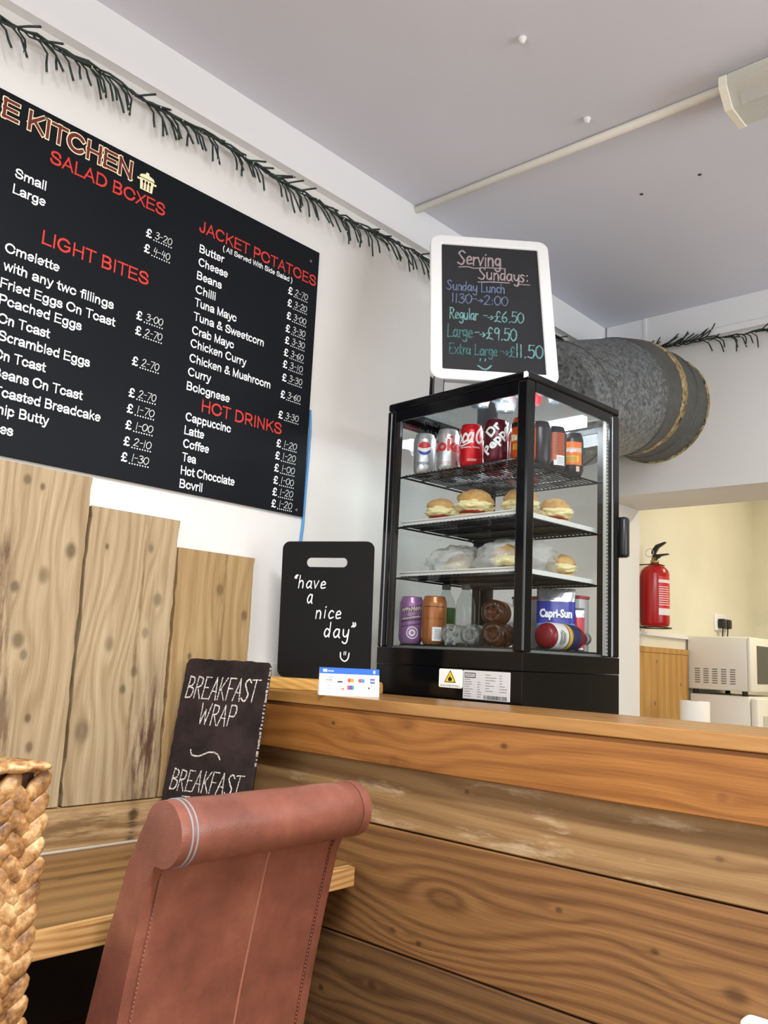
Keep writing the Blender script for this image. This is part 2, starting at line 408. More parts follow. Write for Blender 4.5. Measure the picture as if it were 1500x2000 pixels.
def wrap(mb2, r, ang0, z0, maxlen=0.004, c=(0, 0)):
    """bend flat geometry (x along, z up held in x,z of verts; y ignored) round a vertical cylinder"""
    bm = bmesh.new(); vs = [bm.verts.new((p[0], p[1], p[2])) for p in mb2.v]; bm.verts.ensure_lookup_table()
    lay = []
    for f, mi in zip(mb2.f, mb2.mi):
        try: q = bm.faces.new([vs[i] for i in f]); q.material_index = mi
        except ValueError: pass
    bmesh.ops.triangulate(bm, faces=bm.faces[:])
    for _ in range(5):
        le = [e for e in bm.edges if abs(e.verts[0].co.x - e.verts[1].co.x) > maxlen]
        if not le: break
        bmesh.ops.subdivide_edges(bm, edges=le, cuts=1); bmesh.ops.triangulate(bm, faces=[f for f in bm.faces if len(f.verts) > 3])
    out = MB(); bm.verts.index_update()
    for p in bm.verts:
        a = ang0 + p.co.x / r
        R = r + p.co.y; out.v.append((c[0] + R * math.cos(a), c[1] + R * math.sin(a), z0 + p.co.z))
    for f in bm.faces: out.f.append([q.index for q in f.verts]); out.mi.append(f.material_index); out.sm.append(False)
    bm.free(); return out
def disc(mb, cx, cz, r, y=0.0, mi=0, a0=0, a1=2 * PI, n=20, rz=None):
    rz = rz or r
    full = abs(a1 - a0 - 2 * PI) < 1e-6
    pts = [(cx + r * math.cos(a0 + (a1 - a0) * i / n), y, cz + rz * math.sin(a0 + (a1 - a0) * i / n)) for i in range(n if full else n + 1)]
    mb.add(pts, [tuple(range(len(pts)))], mi)
def rect2(mb, x0, x1, z0, z1, mi=0, y=0.0): mb.add([(x0, y, z0), (x1, y, z0), (x1, y, z1), (x0, y, z1)], [(0, 1, 2, 3)], mi)
def rounded(x0, x1, y0, y1, r, n=6):
    out = []
    for cx, cy, a in ((x1 - r, y1 - r, 0), (x0 + r, y1 - r, 90), (x0 + r, y0 + r, 180), (x1 - r, y0 + r, 270)):
        for i in range(n + 1):
            t = math.radians(a + 90 * i / n); out.append((cx + r * math.cos(t), cy + r * math.sin(t)))
    return out

# rounded sign lettering: round ended strokes, cap height 1
def _arc(cx, cy, rx, ry, a0, a1, n=14):
    return [(cx + rx * math.cos(math.radians(a0 + (a1 - a0) * i / n)), cy + ry * math.sin(math.radians(a0 + (a1 - a0) * i / n))) for i in range(n + 1)]
def _sp(s): return catmull([tuple(float(z) for z in w.split(',')) for w in s.split()], 6)
def _ln(s):
    p = [tuple(float(z) for z in w.split(',')) for w in s.split()]; return [[a, b] for a, b in zip(p, p[1:])]
_h, _b, _x = .93, .07, .66
_st = lambda x, t=_h: [[(x, t), (x, _b)]]
_bowl = [(.14, _h)] + _arc(.46, .69, .23, .24, 90, -90) + [(.14, .45)]
_arch = lambda x: [_sp('%s,.40 %s,.58 %s,.66 %s,.58 %s,.42' % (x, x + .07, x + .21, x + .37, x + .40)) + [(x + .40, _b)]]
A = {'A': (.84, _ln('.08,.07 .42,.93') + _ln('.42,.93 .76,.07') + _ln('.20,.34 .64,.34')),
 'B': (.84, _st(.14) + [[(.14, _h)] + _arc(.45, .72, .21, .21, 90, -90) + [(.14, .51)], [(.14, .51)] + _arc(.48, .29, .23, .22, 90, -90) + [(.14, _b)]]),
 'C': (.92, [_arc(.47, .5, .38, .43, 42, 318, 24)]), 'D': (.92, _st(.14) + [[(.14, _h)] + _arc(.40, .5, .40, .43, 90, -90) + [(.14, _b)]]),
 'E': (.80, _st(.14) + _ln('.14,.93 .68,.93') + _ln('.14,.52 .64,.52') + _ln('.14,.07 .70,.07')), 'F': (.74, _st(.14) + _ln('.14,.93 .66,.93') + _ln('.14,.50 .60,.50')),
 'G': (1.0, [_arc(.48, .5, .39, .43, 42, 322, 24)] + _ln('.84,.24 .84,.46 .54,.46')), 'H': (.88, _st(.14) + _st(.74) + _ln('.14,.52 .74,.52')), 'I': (.32, _st(.16)),
 'J': (.62, [[(.46, _h)] + _arc(.27, .30, .19, .23, 0, -180)]), 'K': (.82, _st(.14) + _ln('.70,.93 .16,.38') + _ln('.34,.56 .74,.07')), 'L': (.70, _st(.14) + _ln('.14,.07 .64,.07')),
 'M': (.96, _st(.13) + _ln('.13,.93 .47,.07 .81,.93') + _st(.81)), 'N': (.88, _st(.14) + _ln('.14,.93 .72,.07') + _st(.72)), 'O': (1.0, [_arc(.5, .5, .40, .43, 0, 360, 28)]),
 'P': (.78, _st(.14) + [_bowl]), 'R': (.86, _st(.14) + [_bowl] + _ln('.42,.45 .74,.07')), 'S': (.84, [_sp('.70,.70 .62,.87 .42,.93 .20,.86 .14,.70 .24,.57 .45,.50 .66,.42 .74,.27 .64,.12 .42,.07 .20,.12 .11,.29')]),
 'T': (.78, _ln('.07,.93 .71,.93') + _st(.39)), 'W': (1.06, _ln('.06,.93 .28,.07 .53,.93 .78,.07 1.0,.93')), 'X': (.78, _ln('.08,.93 .70,.07') + _ln('.70,.93 .08,.07')),
 'a': (.70, [_sp('.10,.52 .18,.63 .34,.67 .51,.60 .55,.45 .55,.22 .60,.07'), _sp('.55,.40 .36,.36 .16,.30 .09,.19 .16,.09 .30,.06 .46,.12 .55,.26')]),
 'b': (.72, _st(.12) + [_arc(.36, .365, .24, .295, 0, 360, 24)]), 'c': (.64, [_arc(.35, .365, .25, .295, 48, 312, 20)]), 'd': (.72, _st(.59) + [_arc(.35, .365, .24, .295, 0, 360, 24)]),
 'e': (.68, [[(.10, .37), (.58, .37)] + _arc(.34, .365, .245, .295, 0, 312, 22)]), 'f': (.40, [_sp('.40,.92 .28,.91 .22,.78 .22,.60') + [(.22, _b)]] + _ln('.05,.64 .38,.64')),
 'g': (.72, [_arc(.35, .375, .24, .285, 0, 360, 24), [(.59, .66)] + _arc(.35, -.03, .24, .17, 0, -155)]), 'h': (.68, _st(.12) + _arch(.12)), 'i': (.26, _st(.13, _x) + _ln('.13,.90 .13,.925')),
 'k': (.62, _st(.12) + _ln('.50,.66 .14,.30') + _ln('.28,.42 .54,.07')), 'l': (.26, _st(.13)), 'm': (1.06, _st(.12, _x) + _arch(.12) + _arch(.52)), 'n': (.68, _st(.12, _x) + _arch(.12)),
 'o': (.70, [_arc(.35, .365, .26, .295, 0, 360, 24)]), 'p': (.72, [[(.12, _x), (.12, -.22)], _arc(.36, .365, .24, .295, 0, 360, 24)]), 'r': (.44, _st(.12, _x) + [_sp('.12,.40 .20,.60 .37,.65')]),
 's': (.60, [_sp('.50,.50 .42,.63 .28,.66 .14,.60 .12,.48 .25,.39 .42,.33 .52,.22 .46,.10 .30,.06 .14,.10 .08,.22')]), 't': (.42, [[(.20, .86)] + _sp('.20,.24 .22,.11 .37,.07')] + _ln('.05,.64 .37,.64')),
 'u': (.68, _st(.54, _x) + [[(.12, _x)] + _sp('.12,.28 .18,.11 .32,.06 .48,.13 .54,.30')]), 'v': (.56, _ln('.05,.66 .28,.07 .51,.66')), 'w': (.80, _ln('.05,.66 .22,.07 .40,.66 .58,.07 .75,.66')),
 'y': (.58, _ln('.06,.66 .30,.07') + [[(.53, _x), (.27, -.08)] + _sp('.27,-.08 .19,-.20 .06,-.20')]),
 '&': (.84, [_sp('.76,.07 .30,.62 .24,.78 .34,.92 .48,.90 .53,.76 .42,.62 .18,.42 .11,.24 .21,.09 .40,.07 .58,.18 .70,.40')]),
 '£': (.70, [_sp('.62,.76 .54,.90 .38,.93 .23,.82 .22,.66 .28,.45 .26,.25 .12,.08'), _sp('.12,.08 .30,.13 .48,.06 .66,.13')] + _ln('.08,.48 .50,.48')),
 '(': (.40, [_sp('.32,1.0 .16,.7 .12,.4 .18,.1 .32,-.2')]), ')': (.40, [_sp('.08,1.0 .24,.7 .28,.4 .22,.1 .08,-.2')]), ' ': (.34, [])}
def sign(mb, s, o, u, v, width, cap, pen, mi=0):
    o, u, v = Vector(o), Vector(u), Vector(v); xs = []; x = 0.0
    for c in s:
        for q in A[c][1]: xs += [x + p[0] for p in q]
        x += A[c][0]
    x0, x1 = min(xs) - .075, max(xs) + .075; k = width / (x1 - x0); x = -x0
    for c in s:
        for q in A[c][1]: ribbon(mb, [((x + a) * k, b * cap) for a, b in q], pen * cap, o, u, v, mi)
        x += A[c][0]

# ------------------------------------------------------------------ the room
M_wall = plain('wall_paint', sr(226, 224, 219), 0.75, bump=0.25, bscale=26, var=0.03, vscale=3)
M_ceil = plain('ceiling_paint', sr(219, 221, 231), 0.85, bump=0.2, bscale=40, var=0.02, vscale=2)
M_trim = plain('trim_paint', sr(236, 236, 236), 0.45)
M_cream = plain('cream_kitchen_paint', sr(228, 222, 202), 0.6, bump=0.25, bscale=14, var=0.05, vscale=2.5)
M_floor = wood('floor_boards', sr(176, 146, 112), sr(128, 98, 68), 'Y', 'X', freq=14)
YB, CZ = 3.385, 2.742
def room(name, mb, m): return struct(mb.build(name, m))
room('floor', MB().box(-0.3, 4.45, -2.7, 5.6, -0.06, 0), M_floor)
room('ceiling', MB().box(-0.3, 4.45, -2.7, 5.6, CZ, CZ + 0.06), M_ceil)
room('wall_left', MB().box(-0.30, 0, -2.7, 3.745, 0, CZ), M_wall)
wb = MB().box(0, 4.35, YB, 3.745, 1.96, CZ).box(2.6, 4.35, YB, 3.745, 0, 1.96)
room('wall_back', wb, M_wall)
room('wall_kitchen_left', MB().box(-0.30, -0.06, 3.745, 5.6, 0, CZ), M_cream)
room('wall_kitchen_back', MB().box(-0.06, 4.35, 5.45, 5.6, 0, CZ), M_cream)
# side and shop walls, each with a window opening
wr = MB().box(4.35, 4.5, -2.7, 5.6, 0, 0.8).box(4.35, 4.5, -2.7, 5.6, 2.4, CZ).box(4.35, 4.5, -2.7, 1.35, 0.8, 2.4).box(4.35, 4.5, 3.35, 5.6, 0.8, 2.4)
room('wall_right', wr, M_wall)
wf = MB().box(-0.3, 4.5, -2.7, -2.55, 0, 0.7).box(-0.3, 4.5, -2.7, -2.55, 2.55, CZ).box(-0.3, 0.2, -2.7, -2.55, 0.7, 2.55).box(3.6, 4.5, -2.7, -2.55, 0.7, 2.55)
room('wall_front', wf, M_wall)
M_pane = glass('window_pane_glass', (0.95, 0.97, 1.0), 1.3)
def window(name, x0, x1, y0, y1, z0, z1, along):
    f = MB()
    t = 0.05
    def bar(a0, a1, b0, b1):
        if along == 'x': f.box(a0, a1, y0, y1, b0, b1)
        else: f.box(x0, x1, a0, a1, b0, b1)
    a0, a1 = (x0, x1) if along == 'x' else (y0, y1)
    bar(a0, a1, z0, z0 + t); bar(a0, a1, z1 - t, z1); bar(a0, a0 + t, z0 + t, z1 - t); bar(a1 - t, a1, z0 + t, z1 - t)
    mid = (a0 + a1) / 2; bar(mid - .025, mid + .025, z0 + t, z1 - t)
    fr = struct(f.build(name, M_trim))
    g = MB()
    if along == 'x': g.box(a0 + t, a1 - t, (y0 + y1) / 2 - .003, (y0 + y1) / 2 + .003, z0 + t, z1 - t)
    else: g.box((x0 + x1) / 2 - .003, (x0 + x1) / 2 + .003, a0 + t, a1 - t, z0 + t, z1 - t)
    g.build('pane', M_pane, fr)
window('window_1', 0.2, 3.6, -2.66, -2.60, 0.7, 2.55, 'x')
window('window_2', 4.40, 4.46, 1.35, 3.35, 0.8, 2.4, 'y')
# boxed cornice and picture rail
tl = MB().box(0, 0.020, -2.55, YB, 2.641, CZ).box(0, 0.030, -2.55, YB, 2.603, 2.637).box(0, 0.012, -2.55, YB, 2.637, 2.641)
room('trim_1', tl, M_trim)
tb = MB().box(0.03, 4.35, YB - 0.020, YB, 2.628, CZ).box(0.03, 4.35, YB - 0.028, YB, 2.596, 2.624).box(0.03, 4.35, YB - 0.012, YB, 2.624, 2.628).box(0.208, 0.220, YB - 0.024, YB - 0.019, 2.628, CZ)
room('trim_2', tb, M_trim)
room('trim_3', MB().box(-0.06, -0.045, 3.75, 5.45, 1.383, 1.397), M_trim)
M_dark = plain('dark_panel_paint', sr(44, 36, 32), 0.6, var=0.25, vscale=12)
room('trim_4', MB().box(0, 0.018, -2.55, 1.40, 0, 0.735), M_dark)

# ------------------------------------------------------------------ planks on the left wall
PL_L, PL_D = sr(184, 164, 131), sr(142, 118, 86)
stain = sr(78, 52, 38)
def wall_plank(y0, y1, z0, z1, label, mat, t=0.024, wob=0.003, sd=1):
    rnd = random.Random(sd); n = 26
    le = [(y0 + rnd.uniform(0, wob), z0 + (z1 - z0) * i / n) for i in range(n + 1)]
    re = [(y1 - rnd.uniform(0, wob), z0 + (z1 - z0) * i / n) for i in range(n + 1)]
    le[-1] = (y0, z1); re[-1] = (y1, z1)
    mb = MB().prism(le + re[::-1], 'x', 0.001, t)
    o = mb.build('wall_plank', mat, loc=(0, (y0 + y1) / 2, z0), bevel=0.0015, seg=1)
    return tag(o, label, 'plank', 'reclaimed planks on the wall')
w1 = wood('plank_wood_first', PL_L, PL_D, 'Z', 'Y', knots=[(1.42, .915, .03), (1.36, .86, .03, .7), (1.33, .80, .022), (1.22, .82, .03), (1.19, .835, .02, .8), (1.06, .86, .016), (1.56, .80, .02), (1.55, .835, .014), (1.0, .87, .02, .9)],
          freq=36, ring=.22, streak=.55, stains=[(1.22, .765, .20, .028, stain, .9), (1.0, .80, .14, .02, stain, .6), (1.30, .745, .09, .014, stain, .8)], seed=1.0, spec=.2, rough=.7)
w2 = wood('plank_wood_second', PL_L, PL_D, 'Z', 'Y', knots=[(1.33, 1.145, .028, .8), (1.25, 1.12, .022, .7), (1.22, 1.03, .028, .6), (1.16, 1.10, .022, .9), (1.12, 1.075, .018), (1.03, .985, .04, .8), (1.44, 1.0, .012), (1.45, 1.115, .018, .7)],
          freq=40, ring=.24, streak=.6, stains=[(0.96, 1.145, .14, .032, stain, .85), (1.02, 1.16, .1, .012, stain, .7), (1.20, 1.10, .5, .004, sr(120, 96, 64), .8)], seed=4.0, spec=.2, rough=.7)
w3 = wood('plank_wood_third', sr(180, 153, 110), sr(138, 109, 69), 'Z', 'Y', knots=[(1.37, 1.325, .025, .8), (1.31, 1.41, .022, .9), (1.20, 1.25, .014)],
          freq=26, ring=.20, streak=.5, stains=[(1.30, 1.34, .3, .006, sr(120, 90, 56), .7)], seed=7.0, spec=.2, rough=.7)
wall_plank(0.705, 0.9500, 0.872, 1.592, 'tallest pale reclaimed plank with dark bark stains, reaching up to the black menu', w1, sd=1, wob=.004)
wall_plank(0.953, 1.191, 0.872, 1.528, 'middle pale reclaimed plank with brown streaks, between the tallest and shortest planks', w2, t=.026, sd=2, wob=.005)
wall_plank(1.194, 1.434, 0.872, 1.463, 'shortest pale wall plank, behind the leaning breakfast slate', w3, t=.025, sd=3, wob=.004)
wr_ = wood('rail_plank_wood', sr(190, 158, 114), sr(132, 99, 62), 'Y', 'Z', knots=[(1.13, .84, .02), (0.9, .83, .015)], freq=22, seed=11,
           stains=[(1.0, .83, .13, .03, sr(118, 92, 62), .8), (1.128, .825, .012, .05, sr(66, 54, 42), .9)], worn=(sr(222, 196, 152), 3, 30, .55, .5), spec=.2, rough=.7)
rp = MB().box(0.001, 0.032, 0.1, 1.41, 0.7845, 0.870).build('rail_plank', wr_, loc=(0, 0.76, 0.785), bevel=0.002, seg=1)
tag(rp, 'horizontal stained plank running above the wall table, below the upright planks', 'plank')

# ------------------------------------------------------------------ table along the wall
wt = wood('table_wood', sr(154, 116, 68), sr(104, 72, 38), 'Y', 'X', knots=[(1.18, .30, .018), (.80, .18, .012)], freq=16, ring=.3, streak=.6, seed=2, rough=.38, spec=.5,
          stains=[(.9, .22, .25, .012, sr(70, 44, 22), .9), (1.1, .14, .2, .01, sr(80, 52, 26), .7)])
wte = wood('table_edge_wood', sr(206, 164, 106), sr(158, 112, 62), 'Y', 'Z', freq=70, ring=.4, streak=.4, seed=8, rough=.5)
tb_ = thing('wall_table', 'oiled wooden table fixed along the left wall behind the leather chair', 'table', (0.25, 0.4, 0.0))
MB().box(0.02, 0.235, -0.6, 1.402, 0.742, 0.780).build('table_board', wt, tb_, bevel=.0015, seg=1)
MB().box(0.2365, 0.470, -0.6, 1.402, 0.742, 0.780).build('table_board', wt, tb_, bevel=.0015, seg=1)
MB().box(0.4705, 0.493, -0.6, 1.384, 0.741, 0.7805).build('front_edge', wte, tb_, bevel=.002, seg=2)
for y in (-0.5, 0.30, 1.2):
    MB().box(0.10, 0.15, y, y + .05, 0, 0.742).box(0.10, 0.44, y + .005, y + .045, 0.690, 0.7415).build('leg', M_dark, tb_)
sealant = MB().tube([(0.0335, -0.6, 0.7825), (0.0335, 1.40, 0.7825)], 0.004, 6).build('sealant_bead', plain('sealant', sr(215, 205, 186), .5), tb_)

# ------------------------------------------------------------------ bar counter
O_L, O_D = sr(162, 108, 52), sr(120, 72, 30)
wtop = wood('bar_top_wood', sr(172, 126, 70), sr(126, 84, 40), 'X', 'Y', knots=[(.50, 1.50, .02), (.62, 1.44, .018), (1.0, 1.5, .02)], freq=20, ring=.3, streak=.5, seed=3, rough=.32, spec=.5)
wfas = wood('fascia_wood', O_L, O_D, 'X', 'Z', knots=[(.40, 1.069, .010), (.86, 1.066, .013), (.62, 1.085, .02, .35), (.585, 1.005, .028, .5), (.45, 1.05, .012, .3), (1.27, 1.03, .016, .5)], freq=30, ring=.28, streak=.5, seed=5, rough=.42, knot_col=sr(70, 36, 18))
wp1 = wood('counter_plank_pale', sr(160, 127, 84), sr(120, 88, 53), 'X', 'Z', freq=24, ring=.35, streak=.45, seed=12, rough=.6, worn=(sr(206, 186, 152), 5, 22, .56, .55), knots=[(.75, .965, .01), (1.25, .93, .012, .6)])
wp2 = wood('counter_plank_knotty', sr(146, 105, 62), sr(94, 61, 33), 'X', 'Z', freq=40, ring=.36, streak=.55, seed=15, rough=.55, knots=[(.70, .755, .045, .30), (.64, .655, .012), (.96, .79, .012, .9), (1.14, .765, .012, .8), (.57, .665, .014, .6), (1.27, .735, .03, .6)], worn=(sr(84, 58, 36), 2.5, 14, .60, .5))
wp3 = wood('counter_plank_low', sr(126, 92, 56), sr(78, 52, 31), 'X', 'Z', freq=38, ring=.36, streak=.55, seed=19, rough=.55, knots=[(.52, .545, .022, .9), (.37, .50, .014)], worn=(sr(186, 160, 124), 4, 12, .60, .4))
bar = thing('bar_counter', 'long wooden bar clad in wide horizontal planks with an orange fascia', 'counter', (1.2, 1.5, 0))
MB().box(0.036, 2.6, 1.380, 1.630, 1.1045, 1.1290).build('bar_top', wtop, bar, bevel=.002, seg=2)
MB().box(0.036, 2.6, 1.3875, 1.4095, 0.996, 1.104).build('fascia_board', wfas, bar, bevel=.002, seg=1)
for z0, z1, m_, d in ((0.866, 1.100, wp1, .0), (0.6245, 0.8625, wp2, .001), (0.385, 0.621, wp3, 0), (0.152, 0.3815, wp1, .001)):
    MB().box(0.036, 2.6, 1.424 + d, 1.446, z0, z1).build('front_plank', m_, bar, bevel=.0025, seg=1)
MB().box(0.036, 2.6, 1.449, 1.474, 0.0, 1.104).build('back_panel', M_dark, bar)
MB().box(0.036, 2.6, 1.430, 1.448, 0.0, 0.15).build('kickboard', M_dark, bar)
M_grey = plain('worktop_laminate', sr(150, 146, 140), 0.4, var=.1, vscale=60)
M_cab = plain('cabinet_paint', sr(222, 218, 208), 0.5)
wk = thing('staff_worktop', 'low grey worktop behind the bar carrying the glass cabinet', 'worktop', (1.2, 1.95, 0))
MB().box(0.01, 2.5, 1.640, 2.30, 0.860, 0.900).build('top', M_grey, wk, bevel=.003)
MB().box(0.03, 2.48, 1.66, 2.26, 0.0, 0.8595).build('body', M_cab, wk)

# ------------------------------------------------------------------ menu board
M_black = plain('menu_black_panel', sr(14, 17, 22), 0.5, spec=.15, var=.08, vscale=3)
M_red = plain('menu_red_vinyl', sr(206, 46, 34), 0.5)
M_maroon = plain('menu_maroon_vinyl', sr(100, 24, 22), 0.5)
M_cream2 = plain('menu_cream_vinyl', sr(244, 230, 186), 0.5)
M_white = plain('menu_white_vinyl', sr(245, 245, 245), 0.5)
M_pen = chalk('menu_white_pen', sr(228, 228, 226), 0.40, 700)
M_alu = plain('aluminium_edge', sr(200, 200, 205), 0.35, 0.8)
menu = thing('menu_board', 'big black wall menu with red headings and white prices', 'menu', (0.0, 0.75, 1.602))
MB().box(0.004, 0.0105, -0.25, 1.606, 1.6025, 2.407).build('panel', M_black, menu, bevel=.0008, seg=1)
MB().box(0.0005, 0.0039, -0.248, 1.604, 1.6045, 2.405).build('backing', M_alu, menu)
XT = 0.0110; U = (0, 1, 0); V = (0, 0, 1)
LINES = [
("T","E KITCHEN",0.6547,0.973,2.3444),("H","SALAD BOXES",0.7696,1.074,2.2907),("I","Small",0.6979,0.769,2.2203),("I","Large",0.6976,0.7719,2.1823),
("H","LIGHT BITES",0.7736,1.0472,2.0950),("I","Omelette",0.6968,0.8212,2.0444),("I","with any two fillings",0.6983,0.9622,2.0038),("I","Fried Eggs On Toast",0.6967,0.9707,1.9632),
("I","Poached Eggs",0.6989,0.8886,1.9268),("I","On Toast",0.7007,0.8171,1.8851),("I","Scrambled Eggs",0.7063,0.9181,1.8477),("I","On Toast",0.7007,0.8169,1.8060),
("I","Beans On Toast",0.7055,0.9095,1.7662),("I","Toasted Breadcake",0.7105,0.9588,1.7266),("I","Chip Butty",0.7024,0.8376,1.6892),("I","Fries",0.7031,0.7626,1.6481),
("H","JACKET POTATOES",1.1786,1.5977,2.2954),("S","( All Served With Side Salad )",1.258,1.5061,2.2735),
("I","Butter",1.1852,1.2649,2.2401),("I","Cheese",1.1855,1.2805,2.2034),("I","Beans",1.1845,1.2638,2.1656),("I","Chilli",1.1842,1.2474,2.1277),("I","Tuna Mayo",1.1845,1.3207,2.0917),
("I","Tuna & Sweetcorn",1.1852,1.419,2.0534),("I","Crab Mayo",1.1844,1.3193,2.0155),("I","Chicken Curry",1.1833,1.3643,1.9802),("I","Chicken & Mushroom",1.1841,1.4532,1.9406),
("I","Curry",1.1833,1.2547,1.9036),("I","Bolognese",1.1832,1.3193,1.8659),
("H","HOT DRINKS",1.2335,1.5052,1.8202),("I","Cappuccino",1.1882,1.3311,1.7858),("I","Latte",1.1881,1.2483,1.7505),("I","Coffee",1.1879,1.2668,1.7163),("I","Tea",1.1884,1.2299,1.6812),
("I","Hot Chocolate",1.1879,1.3563,1.6470),("I","Bovril",1.1877,1.2564,1.6130)]
STY = {'H': (.0330, .155, M_red, 'heading_lettering'), 'I': (.0225, .165, M_white, 'item_lettering'), 'S': (.0152, .15, M_white, 'note_lettering')}
for k, s_, a, b_, z in LINES:
    if k == 'T':
        for pen, dx, m_, nm in ((.325, 0, M_cream2, 'title_outline'), (.205, .0004, M_maroon, 'title_lettering')):
            q = MB(); sign(q, s_, (XT + dx, a, z), U, V, b_ - a, .0450, pen); q.build(nm, m_, menu, recalc=False)
    else:
        cap, bold, m_, nm = STY[k]
        q = MB(); sign(q, s_, (XT, a, z), U, V, b_ - a, cap, bold); q.build(nm, m_, menu, recalc=False)
PRICES = [(1.0271, 2.2185, '3-20'), (1.0257, 2.1772, '4-40'), (1.0233, 2.0012, '3-00'), (1.0246, 1.9631, '2-70'), (1.024, 1.8851, '2-70'), (1.0237, 1.8056, '2-70'), (1.0232, 1.7662, '1-70'), (1.0235, 1.726, '1-00'), (1.0231, 1.6859, '2-10'), (1.0207, 1.6469, '1-30'),
 (1.4936, 2.2369, '2-70'), (1.4941, 2.1997, '3-20'), (1.4944, 2.161, '3-00'), (1.4939, 2.1223, '3-30'), (1.4943, 2.0871, '3-30'), (1.4935, 2.0502, '3-60'), (1.4928, 2.0151, '3-10'), (1.4934, 1.9759, '3-30'), (1.4921, 1.926, '3-60'), (1.4891, 1.8657, '3-30'),
 (1.4897, 1.7833, '1-20'), (1.4884, 1.7479, '1-20'), (1.4878, 1.7129, '1-00'), (1.488, 1.6782, '1-00'), (1.4873, 1.645, '1-20'), (1.4866, 1.6119, '1-20')]
for y, z, s_ in PRICES:
    q = MB(); sign(q, '£', (XT, y, z), U, V, .0165, .0225, .17)
    for i in range(8):
        disc(q, 0, 0, .0019, n=8); k = 8
        for j in range(k):
            p = q.v[-k + j]; q.v[-k + j] = (XT, y + .0235 + .0072 * i + p[0], z - .0008 + p[2])
    pr = q.build('price_lettering', M_white, menu, recalc=False)
    h = MB(); hand(h, s_, (XT + .0004, y + .0255, z + .005), U, V, .0180, width=.049, pen=.11, slant=.12); h.build('price_figures', M_pen, pr, recalc=False)
# cooking pot emblem
q = MB()
def P2(y, z): return (XT, 1.0156 + y, 2.3559 + z)
def polyp(mb, pts, mi=0, dx=0.0): mb.add([(XT + dx, 1.0156 + y, 2.3559 + z) for y, z in pts], [tuple(range(len(pts)))], mi)
polyp(q, [(-.017, -.022), (.017, -.022), (.0195, .008), (-.0195, .008)]); polyp(q, [(-.027, .001), (-.019, .001), (-.019, .006), (-.027, .006)]); polyp(q, [(.019, .001), (.027, .001), (.027, .006), (.019, .006)])
polyp(q, [(-.022, .010), (.022, .010), (.018, .017), (.008, .0205), (-.008, .0205), (-.018, .017)]); polyp(q, [(-.005, .0205), (.005, .0205), (.004, .027), (-.004, .027)])
for y in (-.009, .0, .009):
    polyp(q, [(y - .0012, -.020), (y + .0012, -.020), (y + .0012, .000), (y - .0012, .000)], 1, .0003)
    polyp(q, [(y + .003 * math.cos(t * PI / 5), .000 + .0048 * math.sin(t * PI / 5)) for t in range(10)], 1, .0003)
q.build('pot_emblem', [M_cream2, M_black], menu, recalc=False)
for y, z in ((1.573, 2.3674), (1.580, 1.618), (.75, 2.39)):
    MB().lathe([(.0045, 0), (.0045, .0012), (.003, .002), (0, .002)], n=12, M=Matrix.Translation((XT - .0008, y, z)) @ Matrix.Rotation(PI / 2, 4, 'Y')).build('screw', plain('screw_steel', sr(120, 118, 110), .4, .7), menu)
bc = MB().tube([(0.0045, 1.6125, 1.92), (0.0045, 1.6185, 1.86), (0.0045, 1.6175, 1.78), (0.0045, 1.6145, 1.68), (0.0045, 1.613, 1.58), (0.0045, 1.606, 1.50), (0.0045, 1.60, 1.30), (0.0045, 1.60, 1.02)], .0042, 8)
tag(bc.build('cable', plain('blue_cable_plastic', sr(72, 142, 200), .4), loc=(0.0045, 1.6, 1.02)), 'blue cable hanging from the right edge of the menu down the wall', 'cable')

# ------------------------------------------------------------------ wire garlands
M_gar = plain('garland_green_wire', sr(28, 42, 36), 0.45)
M_tip = plain('garland_clear_tip', sr(190, 190, 175), .2)
def garland(name, label, p_of, length, pitch, out, seed, up=0.25, flip=0.0):
    rnd = random.Random(seed)
    g = thing(name, label, 'garland', p_of(0))
    n = int(length / 0.03); main = []
    main2 = []
    for i in range(n + 1):
        p = Vector(p_of(length * i / n))
        main.append(p + Vector((rnd.uniform(-.004, .004), rnd.uniform(-.004, .004), rnd.uniform(-.006, .006))))
        main2.append(p + Vector((rnd.uniform(-.003, .003), rnd.uniform(-.006, .006), rnd.uniform(-.008, .008))) + out * .004)
    MB().tube(main, .0028, 6).tube(main2, .0026, 6).build('main_wire', M_gar, g)
    f = MB(); tip = MB(); s = 0.0
    d = (Vector(p_of(length)) - Vector(p_of(0))).normalized()
    while s < length:
        s += pitch * rnd.uniform(.6, 1.4); p = Vector(p_of(min(s, length)))
        L = rnd.uniform(.050, .082)
        if rnd.random() < up: v = d * rnd.uniform(.5, .95) + Vector((0, 0, rnd.uniform(-.25, .35))) + out * rnd.uniform(.1, .5)
        else: v = d * rnd.uniform(-.1, .5) + Vector((0, 0, -1)) + out * rnd.uniform(.0, .45)
        if s < flip: v = d * rnd.uniform(.4, .9) + Vector((0, 0, rnd.uniform(.1, .6))) + out * rnd.uniform(.0, .3)
        v.normalize(); b = p + d * rnd.uniform(.004, .02) + Vector((0, 0, .004 if s < flip else -.006))
        k1 = b + (v * .4 + d * .35).normalized() * L * .35; e = k1 + v * L * .7
        f.tube([p, b, k1, k1.lerp(e, .5) + d * rnd.uniform(-.002, .002), e], [.0018, .0020, .0024, .0027, .0028], 6)
        tip.ell(e + v * .002, .0022, .0022, .0026, 6, 4)
    f.build('needle_fringe', M_gar, g); tp_ = tip.build('bulb_tips', M_tip, g); tp_['kind'] = 'stuff'
    return g
garland('wire_garland', 'dark green wire garland along the left wall below the picture rail', lambda s: (.026 + .006 * math.sin(s * 9), -.2 + s, 2.558 + .008 * math.sin(s * 6.5) - .004 * math.sin(s * 17)), 3.55, .0145, Vector((1, 0, 0)), 3, .33)
